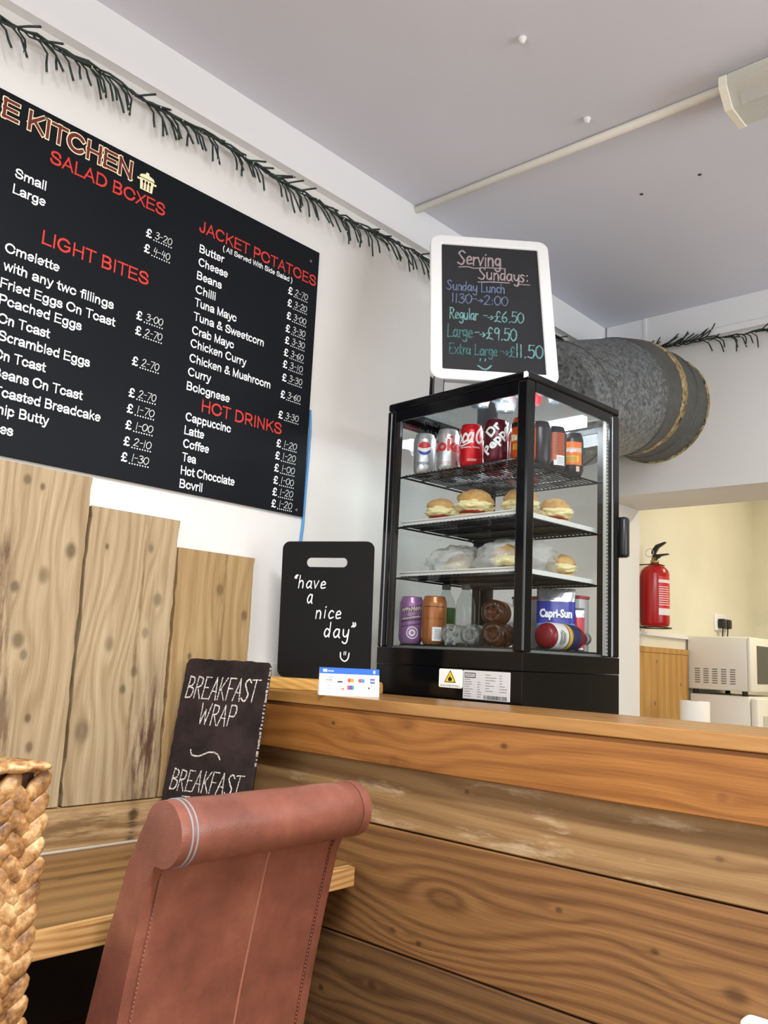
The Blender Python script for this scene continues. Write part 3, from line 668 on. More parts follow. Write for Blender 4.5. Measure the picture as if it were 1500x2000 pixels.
garland('wire_garland', 'dark wire garland on the back wall, running right above the grey duct', lambda s: (.10 + s, YB - .036, 2.578 + .010 * math.sin(s * 5 + 1)), 2.6, .017, Vector((0, -1, 0)), 5, .35, .36)

# ------------------------------------------------------------------ ceiling: conduit, batten lamp, hooks
M_cond = plain('conduit_plastic', sr(232, 228, 216), .4)
cb = MB().tube([(0.020, 2.026, CZ - .0125), (0.55, 2.036, CZ - .0125), (1.065, 2.046, CZ - .0125)], .0125, 12)
tag(cb.build('conduit', M_cond, loc=(0.02, 2.026, CZ - .0125)), 'slim white cable conduit crossing the grey ceiling to the strip lamp', 'conduit')
M_prism = glass('prismatic_diffuser', (.86, .86, .82), 1.45, .25, .45, (.78, .78, .74))
M_lampw = plain('lamp_white_metal', sr(238, 234, 216), .4)
def strip_lamp(x0, y, label, lit):
    t = thing('strip_lamp', label, 'lamp', (x0, y, CZ))
    MB().box(x0 + .012, x0 + 1.23, y - .055, y + .055, CZ - .030, CZ - .001).build('housing', M_lampw, t, bevel=.003)
    pr = [(y - .085, CZ - .028), (y + .085, CZ - .028), (y + .085, CZ - .055), (y + .045, CZ - .098), (y - .045, CZ - .098), (y - .085, CZ - .055)]
    for a in (x0, x0 + 1.23): MB().prism([(p + (.003 if p > y else -.003), q + (.002 if q > CZ - .05 else -.003)) for p, q in pr], 'x', a, a + .022).build('end_cap', M_lampw, t, bevel=.002)
    MB().prism(pr, 'x', x0 + .023, x0 + 1.229).build('diffuser', M_prism if not lit else plain('lit_diffuser', (.9, .9, .88), .5, emit=(1, .96, .9), es=3), t)
    if not lit: MB().tube([(x0 + .04, y, CZ - .055), (x0 + 1.21, y, CZ - .055)], .013, 12).build('tube', plain('fluorescent_tube', sr(235, 235, 235), .3), t)
    return t
strip_lamp(1.068, 2.062, 'unlit strip lamp with prismatic cover at the end of the ceiling conduit', False)
strip_lamp(1.37, 0.30, 'lit strip lamp on the ceiling above the dining chairs', True)
def hook(x, y, label):
    h = MB().lathe([(.011, 0), (.011, .004), (.008, .006), (.007, .013), (.004, .015), (0, .015)], n=12, M=Matrix.Translation((x, y, CZ - .0005)) @ Matrix.Rotation(PI, 4, 'X'))
    tag(h.build('ceiling_hook', M_trim, loc=(x, y, CZ)), label, 'hook', 'white plugs in the ceiling')
hook(0.742, 1.572, 'small white plug in the ceiling, farther from the conduit'); hook(0.71, 1.951, 'small white ring plug in the ceiling close to the conduit')
ceil = bpy.data.objects['ceiling']
for x, y in ((.844, 2.413), (.654, 2.409)):
    MB().lathe([(.006, 0), (0, .0012)], c=(x, y, CZ - .0012), n=10).build('screw_hole', M_dark, ceil)

# ------------------------------------------------------------------ ventilation duct
m, t_, b_ = new_mat('galvanised_zinc'); g_ = NT(t_)
geo = g_.n('ShaderNodeNewGeometry')
vo = g_.n('ShaderNodeTexVoronoi'); vo.inputs['Scale'].default_value = 95; t_.links.new(geo.outputs['Position'], vo.inputs['Vector'])
nz = g_.noise(geo.outputs['Position'], 60, 4, .7)
cc = g_.ramp(g_.m('ADD', g_.m('MULTIPLY', vo.outputs['Color'], .55), g_.m('MULTIPLY', nz, .5)), [(.25, sr(74, 76, 75)), (.75, sr(140, 144, 144))])
t_.links.new(cc, b_.inputs['Base Color']); setp(b_, Metallic=.55, Roughness=.5)
M_zinc = m
M_zincd = plain('dull_zinc', sr(92, 92, 87), .55, .45, var=.15, vscale=40)
def ragged(name, col, sc):
    m, t, b = new_mat(name); g = NT(t); ge = g.n('ShaderNodeNewGeometry'); n = g.noise(ge.outputs['Position'], sc, 6, .7)
    c = g.ramp(n, [(.40, sr(96, 88, 68)), (.52, col), (.68, sr(206, 190, 150))]); t.links.new(c, b.inputs['Base Color']); setp(b, Roughness=.75)
    mr = g.n('ShaderNodeMapRange'); t.links.new(g.noise(ge.outputs['Position'], sc * .6, 6, .75), mr.inputs[0]); mr.inputs[1].default_value = .40; mr.inputs[2].default_value = .44; t.links.new(mr.outputs[0], b.inputs['Alpha'])
    return m
M_tape = ragged('old_gold_tape', sr(166, 140, 90), 34)
duct = thing('ventilation_duct', 'fat galvanised metal air duct with gold tape joints entering the back wall', 'duct', (0.25, YB, 2.325))
def dc(s):   # centre line: out of the wall, then sloping down towards the room
    y0 = YB - .001
    if s < .12: return Vector((.250, y0 - s, 2.325)), 0.0
    if s < .38:
        k = (s - .12) / .26; a = math.radians(19) * k
        R = .26 / math.radians(19)
        return Vector((.250, y0 - .12 - R * math.sin(a), 2.325 - R * (1 - math.cos(a)))), a
    a = math.radians(19); R = .26 / a; e = s - .38
    return Vector((.250, y0 - .12 - R * math.sin(a) - e * math.cos(a), 2.325 - R * (1 - math.cos(a)) - e * math.sin(a))), a
def duct_seg(name, ss, r, mat, cap=None):
    n = 64; vs = []; fs = []
    for s, rr in zip(ss, r):
        c, a = dc(s); up = Vector((0, -math.sin(a), math.cos(a)))
        for k in range(n):
            th = 2 * PI * k / n; vs.append(c + Vector((1, 0, 0)) * math.cos(th) * rr + up * math.sin(th) * rr)
    for i in range(len(ss) - 1):
        for k in range(n):
            a, b2 = i * n + k, i * n + (k + 1) % n; fs.append((a, b2, b2 + n, a + n))
    mb = MB().add(vs, fs, 0, True)
    if cap: mb.add(vs[-n:], [tuple(range(n))], 0)
    return mb.build(name, mat, duct)
duct_seg('wall_sleeve', [0, .10, .20, .245], [.2325] * 4, M_zincd)
duct_seg('elbow_section', [.245, .30, .36, .405], [.2335] * 4, M_zincd)
duct_seg('straight_pipe', [.405, .6, .8, .98], [.2325] * 4, M_zinc, True)
def ringtape(s0, s1, r, mat, nm): duct_seg(nm, [s0, s0 + .0005, (s0 + s1) / 2, s1 - .0005, s1], [.2326, r, r + .001, r, .2326], mat)
ringtape(0.0, .018, .236, M_tape, 'tape_band'); ringtape(.220, .272, .2355, M_tape, 'tape_band')
ringtape(.400, .408, .2355, M_zincd, 'seam'); ringtape(.11, .116, .2348, M_zincd, 'seam'); ringtape(.86, .868, .2355, M_zincd, 'seam')

# ------------------------------------------------------------------ kitchen beyond the opening
M_app = plain('appliance_enamel', sr(232, 228, 218), .35); M_app2 = plain('appliance_door_enamel', sr(238, 234, 220), .3)
wpine = wood('pine_panel_wood', sr(206, 160, 90), sr(164, 116, 54), 'Z', 'Y', knots=[(1.26, 4.02, .015), (1.06, 4.0, .02), (1.15, 4.3, .018)], freq=14, ring=.15, streak=.5, seed=21)
pp = thing('pine_panel', 'varnished pine board on the kitchen wall below the fire extinguisher', 'panel', (-.05, 4.1, 0.872))
MB().box(-.0595, -.043, 3.76, 4.395, 0.872, 1.300).build('board', wpine, pp); MB().box(-.0595, -.040, 3.76, 4.395, 1.301, 1.328).build('top_rail', wpine, pp, bevel=.002)
ku = thing('kitchen_unit', 'low kitchen unit along the cream wall under the pine board', 'cabinet', (.15, 4.05, 0))
MB().box(-.058, .36, 3.76, 4.39, 0, .835).build('body', M_cab, ku); MB().box(-.059, .39, 3.76, 4.395, .836, .871).build('worktop', M_grey, ku, bevel=.003)
fr = thing('larder_fridge', 'white fridge standing against the kitchen wall underneath the microwave', 'fridge', (.1, 4.7, 0))
MB().rbox(-.040, .262, 4.402, 4.93, .03, 1.109, .006).build('body', M_app, fr)
MB().rbox(.2645, .305, 4.402, 4.93, .06, 1.104, .008).build('door', M_app2, fr)
MB().box(.3055, .315, 4.46, 4.87, .75, 1.02).build('door_panel', plain('door_inset', sr(214, 208, 190), .4), fr, bevel=.003)
for x, y in ((0, 4.42), (.2, 4.42), (0, 4.86), (.2, 4.86)): MB().box(x, x + .05, y, y + .04, 0, .03).build('foot', M_dark, fr)
mw = thing('microwave', 'white microwave with side vents and dark door, on the white fridge', 'microwave', (.1, 4.65, 1.109))
MB().rbox(-.050, .252, 4.402, 4.90, 1.133, 1.402, .006).build('casing', M_app, mw)
MB().rbox(.2525, .272, 4.402, 4.90, 1.133, 1.402, .006).build('door', M_app2, mw)
MB().box(.2722, .2732, 4.485, 4.76, 1.172, 1.362).build('window', plain('dark_door_glass', sr(52, 50, 48), .08), mw)
MB().box(.2722, .274, 4.79, 4.88, 1.16, 1.38).build('control_panel', plain('control_panel_grey', sr(196, 192, 182), .4), mw)
v = MB()
for cx in range(5):
    for cz in range(7): v.box(.0 + cx * .045 - .012, .026 + cx * .045 - .012, 4.4005, 4.4025, 1.165 + cz * .0115, 1.170 + cz * .0115)
v.build('vent_slots', plain('vent_shadow', sr(120, 114, 104), .7), mw)
for x, y in ((-.02, 4.43), (.23, 4.43), (-.02, 4.87), (.23, 4.87)): MB().lathe([(.014, 0), (.014, .0235)], c=(x, y, 1.1095), n=12).build('foot', M_dark, mw)
pr = MB().lathe([(.018, 0), (.063, 0), (.0635, .002), (.0635, .216), (.063, .2165), (.018, .2165)], c=(.205, 3.87, .8715), n=32)
for k in range(1): pass
kr = thing('paper_roll', 'white paper towel roll standing on the kitchen unit', 'paper roll', (.205, 3.87, .8715))
pr.build('paper', plain('tissue_paper', sr(240, 236, 226), .9), kr); MB().lathe([(.0175, -.0), (.0175, .2172), (.015, .2172), (.015, 0)], c=(.205, 3.87, .8715), n=20).build('cardboard_core', plain('cardboard', sr(170, 130, 86), .8), kr)
# double socket with two black plugs
so = thing('wall_socket', 'white double wall socket above the microwave', 'socket', (-.06, 4.87, 1.49))
MB().rbox(-.0598, -.050, 4.79, 4.96, 1.452, 1.545, .003).build('face_plate', M_trim, so)
M_blk = plain('black_plastic', sr(24, 23, 23), .35)
for y, l in ((4.84, 'black plug in the near half of the double socket'), (4.915, 'black plug in the far half of the double socket')):
    p = thing('power_plug', l, 'plug', (-.05, y, 1.49), group='black plugs')
    MB().rbox(-.0495, -.012, y - .024, y + .024, 1.465, 1.518, .008).build('body', M_blk, p); MB().tube([(-.030, y, 1.466), (-.030, y, 1.45), (-.034, y, 1.40), (-.045, y, 1.2)], .0035, 8).build('lead', M_blk, p)
# extinguisher on its bracket
M_er = plain('extinguisher_red', sr(176, 22, 20), .25)
ex = thing('fire_extinguisher', 'red fire extinguisher with black handle hanging on the cream kitchen wall', 'fire extinguisher', (.022, 3.862, 1.4185))
EC = (.022, 3.862, 1.4185)
MB().lathe([(0, .004), (.05, 0), (.064, .008), (.067, .02), (.067, .248), (.063, .266), (.047, .284), (.024, .295), (.020, .302), (0, .302)], EC, 32).build('cylinder', M_er, ex)
MB().lathe([(.020, .300), (.020, .315), (.015, .317), (.015, .331), (0, .331)], EC, 16).build('valve', plain('brass', sr(170, 150, 104), .3, .8), ex)
hb = MB().prism([(EC[0] - .010, EC[2] + 0.3262), (EC[0] + .018, EC[2] + 0.3236), (EC[0] + .032, EC[2] + 0.3350), (EC[0] + .070, EC[2] + 0.3410), (EC[0] + .070, EC[2] + 0.3463), (EC[0] + .020, EC[2] + 0.3445), (EC[0] - .006, EC[2] + 0.3480)], 'y', EC[1] - .010, EC[1] + .010)
hb.prism([(EC[0] - .014, EC[2] + 0.3463), (EC[0] + .002, EC[2] + 0.3445), (EC[0] + .020, EC[2] + 0.3741), (EC[0] + .058, EC[2] + 0.3985), (EC[0] + .054, EC[2] + 0.4037), (EC[0] + .008, EC[2] + 0.3898), (EC[0] - .012, EC[2] + 0.3654)], 'y', EC[1] - .009, EC[1] + .009)
hb.build('handle', M_blk, ex, bevel=.002)
MB().tube([(EC[0] - .012 + .02 * math.cos(a), EC[1] - .03 + .004 * math.sin(a), EC[2] + 0.3497 + .02 * math.sin(a)) for a in [i * PI / 8 for i in range(17)]], .0016, 6).build('pin_ring', M_alu, ex)
lab = MB(); rect2(lab, -.036, .044, .052, .235, 0); rect2(lab, -.036, .044, .205, .220, 1, .0003); rect2(lab, -.036, .044, .054, .085, 1, .0003)
for i in range(9): rect2(lab, -.035, .032 - (i * 7 % 3) * .006, .100 + i * .0105, .1035 + i * .0105, 1, .0003)
wrap(lab, .0674, -.35, EC[2], c=EC[:2]).build('instruction_label', [plain('extinguisher_label_red', sr(206, 40, 44), .4), plain('extinguisher_label_white', sr(232, 224, 220), .4)], ex, recalc=False)
br = MB().tube([(EC[0] + .074 * math.cos(a), EC[1] + .074 * math.sin(a), EC[2] - .004) for a in [i * PI / 16 for i in range(33)]], .003, 6)
br.tube([(-.056, EC[1] - .06, EC[2] - .004), (-.056, EC[1] - .06, EC[2] + 0.2915)], .003, 6).tube([(-.056, EC[1] + .06, EC[2] - .004), (-.056, EC[1] + .06, EC[2] + 0.2915)], .003, 6)
br.tube([(-.056, EC[1] - .06, EC[2] + 0.2915), (-.02, EC[1] - .05, EC[2] + 0.2915), (EC[0] + .03, EC[1] - .04, EC[2] + 0.2941), (EC[0] + .03, EC[1] + .04, EC[2] + 0.2941), (-.056, EC[1] + .06, EC[2] + 0.2915)], .003, 6)
br.tube([(-.056, EC[1] - .06, EC[2] - .004), (.0, EC[1] - .07, EC[2] - .004)], .003, 6).tube([(-.056, EC[1] + .06, EC[2] - .004), (.0, EC[1] + .07, EC[2] - .004)], .003, 6)
br.build('wall_bracket', M_blk, ex)

# ------------------------------------------------------------------ things on the bar
M_cb = plain('chalkboard_black', sr(24, 23, 22), .62, spec=.14, var=.08, vscale=6)
M_chalkw = chalk('white_chalk_ink', sr(238, 238, 238), .30, 500)
sg = thing('tabletop_chalkboard', 'black table sign reading have a nice day in a wooden foot', 'sign', (0.111, 1.463, 1.1292), math.radians(23.2))
wft = wood('sign_foot_wood', sr(226, 178, 100), sr(186, 134, 66), 'X', 'Z', freq=60, ring=.3, streak=.4, seed=31, rough=.45)
SW, SH = .252, .347
base = MB().prism([(-.035, 0), (.040, 0), (.040, .022), (.032, .029), (-.027, .029), (-.035, .022)], 'x', -.030, SW + .022); base.build('foot', wft, sg, bevel=.003)
Rt = Matrix.Translation((0, 0, .0295)) @ Matrix.Rotation(math.radians(2.6), 4, 'X')
outl = rounded(0, SW, 0, SH, .020)
hole = rounded(.068, .182, SH - .066, SH - .042, .0119)
bm = bmesh.new()
ev = [bm.verts.new((x, -.003, z)) for x, z in outl]; hv = [bm.verts.new((x, -.003, z)) for x, z in hole]
ee = [bm.edges.new((ev[i], ev[(i + 1) % len(ev)])) for i in range(len(ev))] + [bm.edges.new((hv[i], hv[(i + 1) % len(hv)])) for i in range(len(hv))]
bmesh.ops.triangle_fill(bm, use_beauty=True, edges=ee)
r = bmesh.ops.extrude_face_region(bm, geom=bm.faces[:])
for e in r['geom']:
    if isinstance(e, bmesh.types.BMVert): e.co.y += .006
MB().bm(bm, 0, Rt).build('board', M_cb, sg)
q = MB(); o_ = lambda x, z: Rt @ Vector((x, -.0036, z)); u_ = Rt.to_3x3() @ Vector((1, 0, 0)); v_ = Rt.to_3x3() @ Vector((0, 0, 1))
hand(q, '“have', o_(.034, .2265), u_, v_, .0310, width=.096, pen=.105, slant=.12, gap=.12)
hand(q, 'a', o_(.073, .187), u_, v_, .038, width=.017, pen=.085, slant=.15)
hand(q, 'nice', o_(.098, .1515), u_, v_, .0335, width=.078, pen=.10, slant=.12, gap=.14)
hand(q, 'day”', o_(.1235, .1040), u_, v_, .0360, width=.090, pen=.10, slant=.10, gap=.12)
ribbon(q, catmull([(.173, .068), (.174, .055), (.184, .047), (.193, .053), (.196, .067)]), .0032, Rt @ Vector((0, -.0036, 0)), u_, v_)
for x in (.182, .1865): ribbon(q, [(x, .063), (x + .001, .070)], .0026, Rt @ Vector((0, -.0036, 0)), u_, v_)
q.build('hand_lettering', M_chalkw, sg, recalc=False)
# white box and striped cord behind the sign
bx = MB().rbox(.0035, .030, 1.475, 1.56, 1.1292, 1.192, .004)
tag(bx.build('adapter_box', plain('white_plastic', sr(226, 224, 216), .4), loc=(.02, 1.52, 1.1292)), 'small white plastic box against the wall behind the wooden sign foot', 'box')
cd = MB(); pts = []
for i in range(90):
    a = i * .9; pts.append((.0175 + .003 * math.cos(a) + .0002 * i, 1.575 + .003 * math.sin(a), 1.133 + i * .00118))
cd.tube([p for p in pts], .0016, 6); cd.tube([(p[0] * 2 - .0175 - .0002 * i - p[0] + .0035 * math.cos(i * .9 + PI) , 1.575 + .003 * math.sin(i * .9 + PI), p[2]) for i, p in enumerate(pts)] if False else [(.0175 + .003 * math.cos(i * .9 + PI) + .0002 * i, 1.575 + .003 * math.sin(i * .9 + PI), 1.133 + i * .00118) for i in range(90)], .0016, 6, mi=1)
tag(cd.build('twisted_cord', [M_blk, plain('cord_white', sr(230, 230, 225), .5)], loc=(.0175, 1.575, 1.131)), 'twisted black and white cord beside the black sign', 'cord')
# tent card with the card marks
M_card = plain('card_white', sr(248, 246, 238), .45); M_blue = plain('card_blue', sr(0, 92, 214), .45)
tc = thing('tent_card', 'white and blue folded card showing payment marks at the front of the bar', 'card', (.368, 1.368, 1.1292), math.radians(55))
CW, CH, CT = .140, .062, .022
tp = MB().prism([(0, 0), (.0012, 0), (CT / 2 + .0004, CH - .001), (CT - .0012, 0), (CT, 0), (CT / 2 + .001, CH), (CT / 2 - .001, CH)], 'x', 0, CW); tp.build('card', M_card, tc)
ang = math.atan2(CT / 2 - .001, CH); Rc = Matrix.Rotation(-ang, 4, 'X')
def cm(pts, mats, name, parent, d=.0003):
    pass
LH = CH / math.cos(ang)
cg = MB()
cmat = [M_blue, M_white, plain('mark_dark', sr(50, 50, 56), .5), plain('mark_orange', sr(240, 140, 40), .5), plain('mark_red', sr(226, 60, 44), .5), plain('mark_lightblue', sr(60, 130, 220), .5), plain('mark_navy', sr(60, 70, 170), .5), plain('mark_grey', sr(176, 180, 186), .5), plain('mark_teal', sr(60, 140, 140), .5)]
rect2(cg, 0, CW, LH * .78, LH, 0, -.0002)
rect2(cg, .008, .017, LH * .84, LH * .94, 1, -.0004); put_text(cg, 'sumup', (.0185, -.0004, LH * .86), (1, 0, 0), (0, 0, 1), width=.014, cap=.0030, bold=.03, mi=1)
for i, rr in enumerate((.002, .004, .006)):
    pts = [(CW - .016 + rr * math.cos(a), LH * .89 + rr * math.sin(a)) for a in [-.8 + .2 * k for k in range(9)]]
    ribbon(cg, pts, .0010, Vector((0, -.0004, 0)), Vector((1, 0, 0)), Vector((0, 0, 1)), 1)
r1, r2_ = LH * .56, LH * .30; cs = [.022, .048, .073, .098, .124]
rect2(cg, cs[0] - .010, cs[0] + .010, r1 + .0055, r1 + .0065, 2, -.0002); rect2(cg, cs[0] - .010, cs[0] + .010, r1 - .0065, r1 - .0055, 3, -.0002)
put_text(cg, 'VISA', (cs[0] - .007, -.0002, r1 - .0025), (1, 0, 0), (0, 0, 1), width=.014, cap=.0048, bold=.02, shear=.2, mi=2)
put_text(cg, 'V', (cs[1] - .002, -.0002, r1), (1, 0, 0), (0, 0, 1), width=.005, cap=.005, mi=2); rect2(cg, cs[1] - .006, cs[1] + .006, r1 - .006, r1 - .002, 2, -.0002)
disc(cg, cs[2] - .003, r1, .0048, -.0002, 4); disc(cg, cs[2] + .003, r1, .0048, -.0003, 3); disc(cg, cs[3] - .003, r1, .0048, -.0002, 4); disc(cg, cs[3] + .003, r1, .0048, -.0003, 5)
rect2(cg, cs[4] - .0055, cs[4] + .0055, r1 - .0055, r1 + .0055, 6, -.0002); rect2(cg, cs[4] - .0045, cs[4] + .005, r1 - .002, r1 + .002, 7, -.0003)
rect2(cg, cs[0] - .008, cs[0] + .008, r2_ - .005, r2_ - .002, 7, -.0002); rect2(cg, cs[0] - .003, cs[0] + .003, r2_ + .001, r2_ + .005, 7, -.0002)
rect2(cg, cs[1] - .009, cs[1] + .009, r2_ + .001, r2_ + .003, 7, -.0002); cg.add([(cs[1] - .002, -.0002, r2_ - .005), (cs[1] + .010, -.0002, r2_ - .005), (cs[1] + .010, -.0002, r2_ - .001)], [(0, 1, 2)], 4)
rect2(cg, cs[2] - .008, cs[2] - .003, r2_ - .005, r2_ + .005, 4, -.0002); rect2(cg, cs[2] - .003, cs[2] + .003, r2_ - .005, r2_ + .005, 6, -.0002); rect2(cg, cs[2] + .003, cs[2] + .008, r2_ - .005, r2_ + .005, 8, -.0002)
put_text(cg, 'G Pay', (cs[3] - .009, -.0002, r2_ - .002), (1, 0, 0), (0, 0, 1), width=.018, cap=.0048, mi=7)
disc(cg, cs[4] - .008, r2_, .0023, -.0002, 2); put_text(cg, 'Pay', (cs[4] - .004, -.0002, r2_ - .002), (1, 0, 0), (0, 0, 1), width=.013, cap=.0048, mi=7)
cg.v = [tuple(Rc @ Vector((p[0], p[1] - .0001, p[2]))) for p in cg.v]; cg.build('printed_marks', cmat, tc, recalc=False)
# slate leaning in the corner
m, t_, b_ = new_mat('slate'); g_ = NT(t_); geo = g_.n('ShaderNodeNewGeometry')
n1 = g_.noise(geo.outputs['Position'], 14, 6, .65); cc = g_.ramp(n1, [(.35, sr(30, 25, 25)), (.62, sr(52, 40, 38))]); t_.links.new(cc, b_.inputs['Base Color'])
bp = g_.n('ShaderNodeBump'); bp.inputs['Strength'].default_value = .5; bp.inputs['Distance'].default_value = .003; t_.links.new(g_.noise(geo.outputs['Position'], 30, 6, .7), bp.inputs['Height']); t_.links.new(bp.outputs[0], b_.inputs['Normal'])
setp(b_, Roughness=.75, Specular_IOR_Level=.15); M_slate = m
SLW, SLH = .231, .420
sl = thing('slate_board', 'dark slate chalked BREAKFAST WRAP leaning in the corner on the wall table', 'sign', (.0755, 1.1585, .7825), math.radians(20.0))
Rs = Matrix.Rotation(math.radians(-10.1), 4, 'X')
rnd = random.Random(4); ol = []
for x, z in rounded(0, SLW, 0, SLH, .014, 4): ol.append((x, z))
oo = []
for (x0, z0), (x1, z1) in zip(ol, ol[1:] + ol[:1]):
    n_ = max(1, int(math.hypot(x1 - x0, z1 - z0) / .012))
    for k in range(n_): oo.append((x0 + (x1 - x0) * k / n_ + rnd.uniform(-.0012, .0012), z0 + (z1 - z0) * k / n_ + rnd.uniform(-.0012, .0012)))
sb = MB().prism(oo, 'y', 0, .009); sb.v = [tuple(Rs @ Vector(p)) for p in sb.v]; sb.build('stone', M_slate, sl, bevel=.0015, seg=1)
eg = MB()   # pale chipped right edge
for k in range(26):
    z = SLH - .012 - k * .0085; w = rnd.uniform(.002, .005); h_ = rnd.uniform(.003, .006)
    eg.box(SLW - w * rnd.uniform(.1, .9), SLW + .0009, -.0006, .004, z - h_ * rnd.uniform(.5, 1.7), z)
eg.v = [tuple(Rs @ Vector(p)) for p in eg.v]; eg.build('chipped_edge', plain('chipped_slate', sr(168, 160, 150), .8, var=.4, vscale=120), sl)
q = MB(); o_ = lambda x, z: Rs @ Vector((x, -.0008, z)); u_ = (1, 0, 0); v_ = Rs.to_3x3() @ Vector((0, 0, 1))
M_chk = chalk('white_chalk', sr(228, 222, 214), .47, 520)
hand(q, 'BREAKFAST', o_(.012, SLH - .092), u_, v_, .050, width=.196, pen=.075, slant=.16)
hand(q, 'WRAP', o_(.062, SLH - .150), u_, v_, .046, width=.096, pen=.075, slant=.14)
q.build('chalk_lettering', M_chk, sl, recalc=False); q = MB()
hand(q, '~', o_(.056, SLH - .226), u_, v_, .026, width=.092, pen=.13)
q.build('chalk_flourish', M_chk, sl, recalc=False); q = MB()
hand(q, 'BREAKFAST', o_(.014, SLH - .300), u_, v_, .045, width=.190, pen=.075, slant=.16)
hand(q, 'TOAST', o_(.050, SLH - .352), u_, v_, .040, width=.110, pen=.075, slant=.14)
q.build('chalk_lettering', M_chk, sl, recalc=False)
# framed board low on the bar front
fb = thing('framed_chalkboard', 'white framed dark board low on the bar front at the bottom right', 'sign', (1.5, 1.423, .40))
def frame_mesh(x0, x1, z0, z1, w, y0, y1, r):
    bm = bmesh.new(); mo = rounded(x0, x1, z0, z1, r); mi_ = rounded(x0 + w, x1 - w, z0 + w, z1 - w, max(r - w, .004))
    a = [bm.verts.new((x, y0, z)) for x, z in mo]; b = [bm.verts.new((x, y0, z)) for x, z in mi_]
    n = len(a)
    fs = [bm.faces.new((a[i], a[(i + 1) % n], b[(i + 1) % n], b[i])) for i in range(n)]
    r_ = bmesh.ops.extrude_face_region(bm, geom=fs)
    for e in r_['geom']:
        if isinstance(e, bmesh.types.BMVert): e.co.y = y1
    bmesh.ops.recalc_face_normals(bm, faces=bm.faces[:])
    return bm
M_fw = plain('white_frame_plastic', sr(240, 240, 238), .3)
MB().bm(frame_mesh(1.281, 1.68, .42, .716, .012, 1.409, 1.4235, .016)).build('frame', M_fw, fb, bevel=.002)
MB().box(1.292, 1.669, 1.414, 1.4225, .431, .705).build('panel', M_cb, fb)

# ------------------------------------------------------------------ leather roll back chair
m, t_, b_ = new_mat('brown_leather'); g_ = NT(t_); geo = g_.n('ShaderNodeNewGeometry')
n1 = g_.noise(geo.outputs['Position'], 9, 6, .65); cc = g_.ramp(n1, [(.3, sr(110, 66, 54)), (.55, sr(136, 82, 66)), (.75, sr(154, 100, 80))]); t_.links.new(cc, b_.inputs['Base Color'])
vo = g_.n('ShaderNodeTexVoronoi'); vo.inputs['Scale'].default_value = 420; t_.links.new(geo.outputs['Position'], vo.inputs['Vector'])
bp = g_.n('ShaderNodeBump'); bp.inputs['Strength'].default_value = .25; bp.inputs['Distance'].default_value = .0008; t_.links.new(g_.m('ADD', vo.outputs['Distance'], g_.noise(geo.outputs['Position'], 70, 4)), bp.inputs['Height']); t_.links.new(bp.outputs[0], b_.inputs['Normal'])
setp(b_, Roughness=.34, Specular_IOR_Level=.55); M_lea = m
M_pip = plain('grey_piping', sr(138, 136, 140), .5); M_thread = plain('leather_thread', sr(160, 104, 84), .6)
ch = thing('leather_chair', 'brown leather roll back dining chair pulled up to the wall table', 'chair', (.4, .96, 0))
Y0, Y1 = .762, 1.146
rc = (.698, .952); rr_ = .0475
arc = [(rc[0] + rr_ * math.cos(math.radians(a)), rc[1] + rr_ * math.sin(math.radians(a))) for a in range(-100, 181, 7)]
prof = [(.585, .45), (.603, .56), (.622, .67), (.645, .78), (.668, .88), (.684, .905)] + arc[0:] + [(.6505, .962), (.640, .945), (.614, .894), (.569, .765), (.537, .647), (.510, .54), (.49, .45)]
pan = [(.585, .45), (.603, .56), (.622, .67), (.645, .78), (.668, .88), (.676, .906), (.660, .925), (.640, .940), (.614, .894), (.569, .765), (.537, .647), (.510, .54), (.49, .45)]
MB().prism(pan, 'y', Y0 + .0128, Y1 - .0128).build('backrest', M_lea, ch, bevel=.008, seg=3)
for ya, yb in ((Y0 - .006, Y0 + .0125), (Y1 - .0125, Y1 + .006)):
    MB().prism(prof, 'y', ya, yb, 0, True).build('side_panel', M_lea, ch, bevel=.0110, seg=5)
# the roll between the side panels
rp_ = []
L_ = Y1 - Y0
prof_r = [(0, .0128), (rr_ - .004, .0128), (rr_ - .001, .0135), (rr_, .016)] + [(rr_ + .0006 * math.sin(k * 2.3), L_ * k / 8) for k in range(1, 8)] + [(rr_, L_ - .016), (rr_ - .001, L_ - .0135), (rr_ - .004, L_ - .0128), (0, L_ - .0128)]
MB().lathe(prof_r, n=40, M=Matrix.Translation((rc[0], Y0, rc[1])) @ Matrix.Rotation(-PI / 2, 4, 'X')).build('head_roll', M_lea, ch)
for y in (Y0 + .0130, Y0 + .0215):
    MB().tube([(rc[0] + (rr_ + .0002) * math.cos(a), y, rc[1] + (rr_ + .0002) * math.sin(a)) for a in [math.radians(d) for d in range(-95, 181, 8)]], .0017, 6).build('piping', M_pip, ch)
def back_pt(z):
    p = pan[:6]
    for (xa, za), (xb, zb) in zip(p, p[1:]):
        if za <= z <= zb: return xa + (xb - xa) * (z - za) / (zb - za)
    return p[-1][0]
for y in (Y0 + .0165, Y1 - .0165):
    st = MB(); z = .46
    while z < .895:
        x = back_pt(z) + .0003; x2 = back_pt(z + .0042) + .0003
        st.tube([(x, y, z), (x2, y, z + .0042)], .0009, 4)
        z += .0068
    st.build('stitching', M_thread, ch)
MB().tube([(back_pt(.46 + .02 * i) - .0005, .985, .46 + .02 * i) for i in range(23)], .0024, 6).build('centre_seam', M_thread, ch)
MB().rbox(.10, .575, Y0 + .004, Y1 - .004, .395, .475, .02, 3).build('seat', M_lea, ch)
for x, y in ((.12, Y0 + .02), (.12, Y1 - .06), (.53, Y0 + .02), (.53, Y1 - .06)):
    MB().prism([(x, y), (x + .04, y), (x + .04, y + .04), (x, y + .04)], 'z', 0, .394).build('leg', plain('dark_leg_wood', sr(48, 30, 22), .4), ch, bevel=.003)

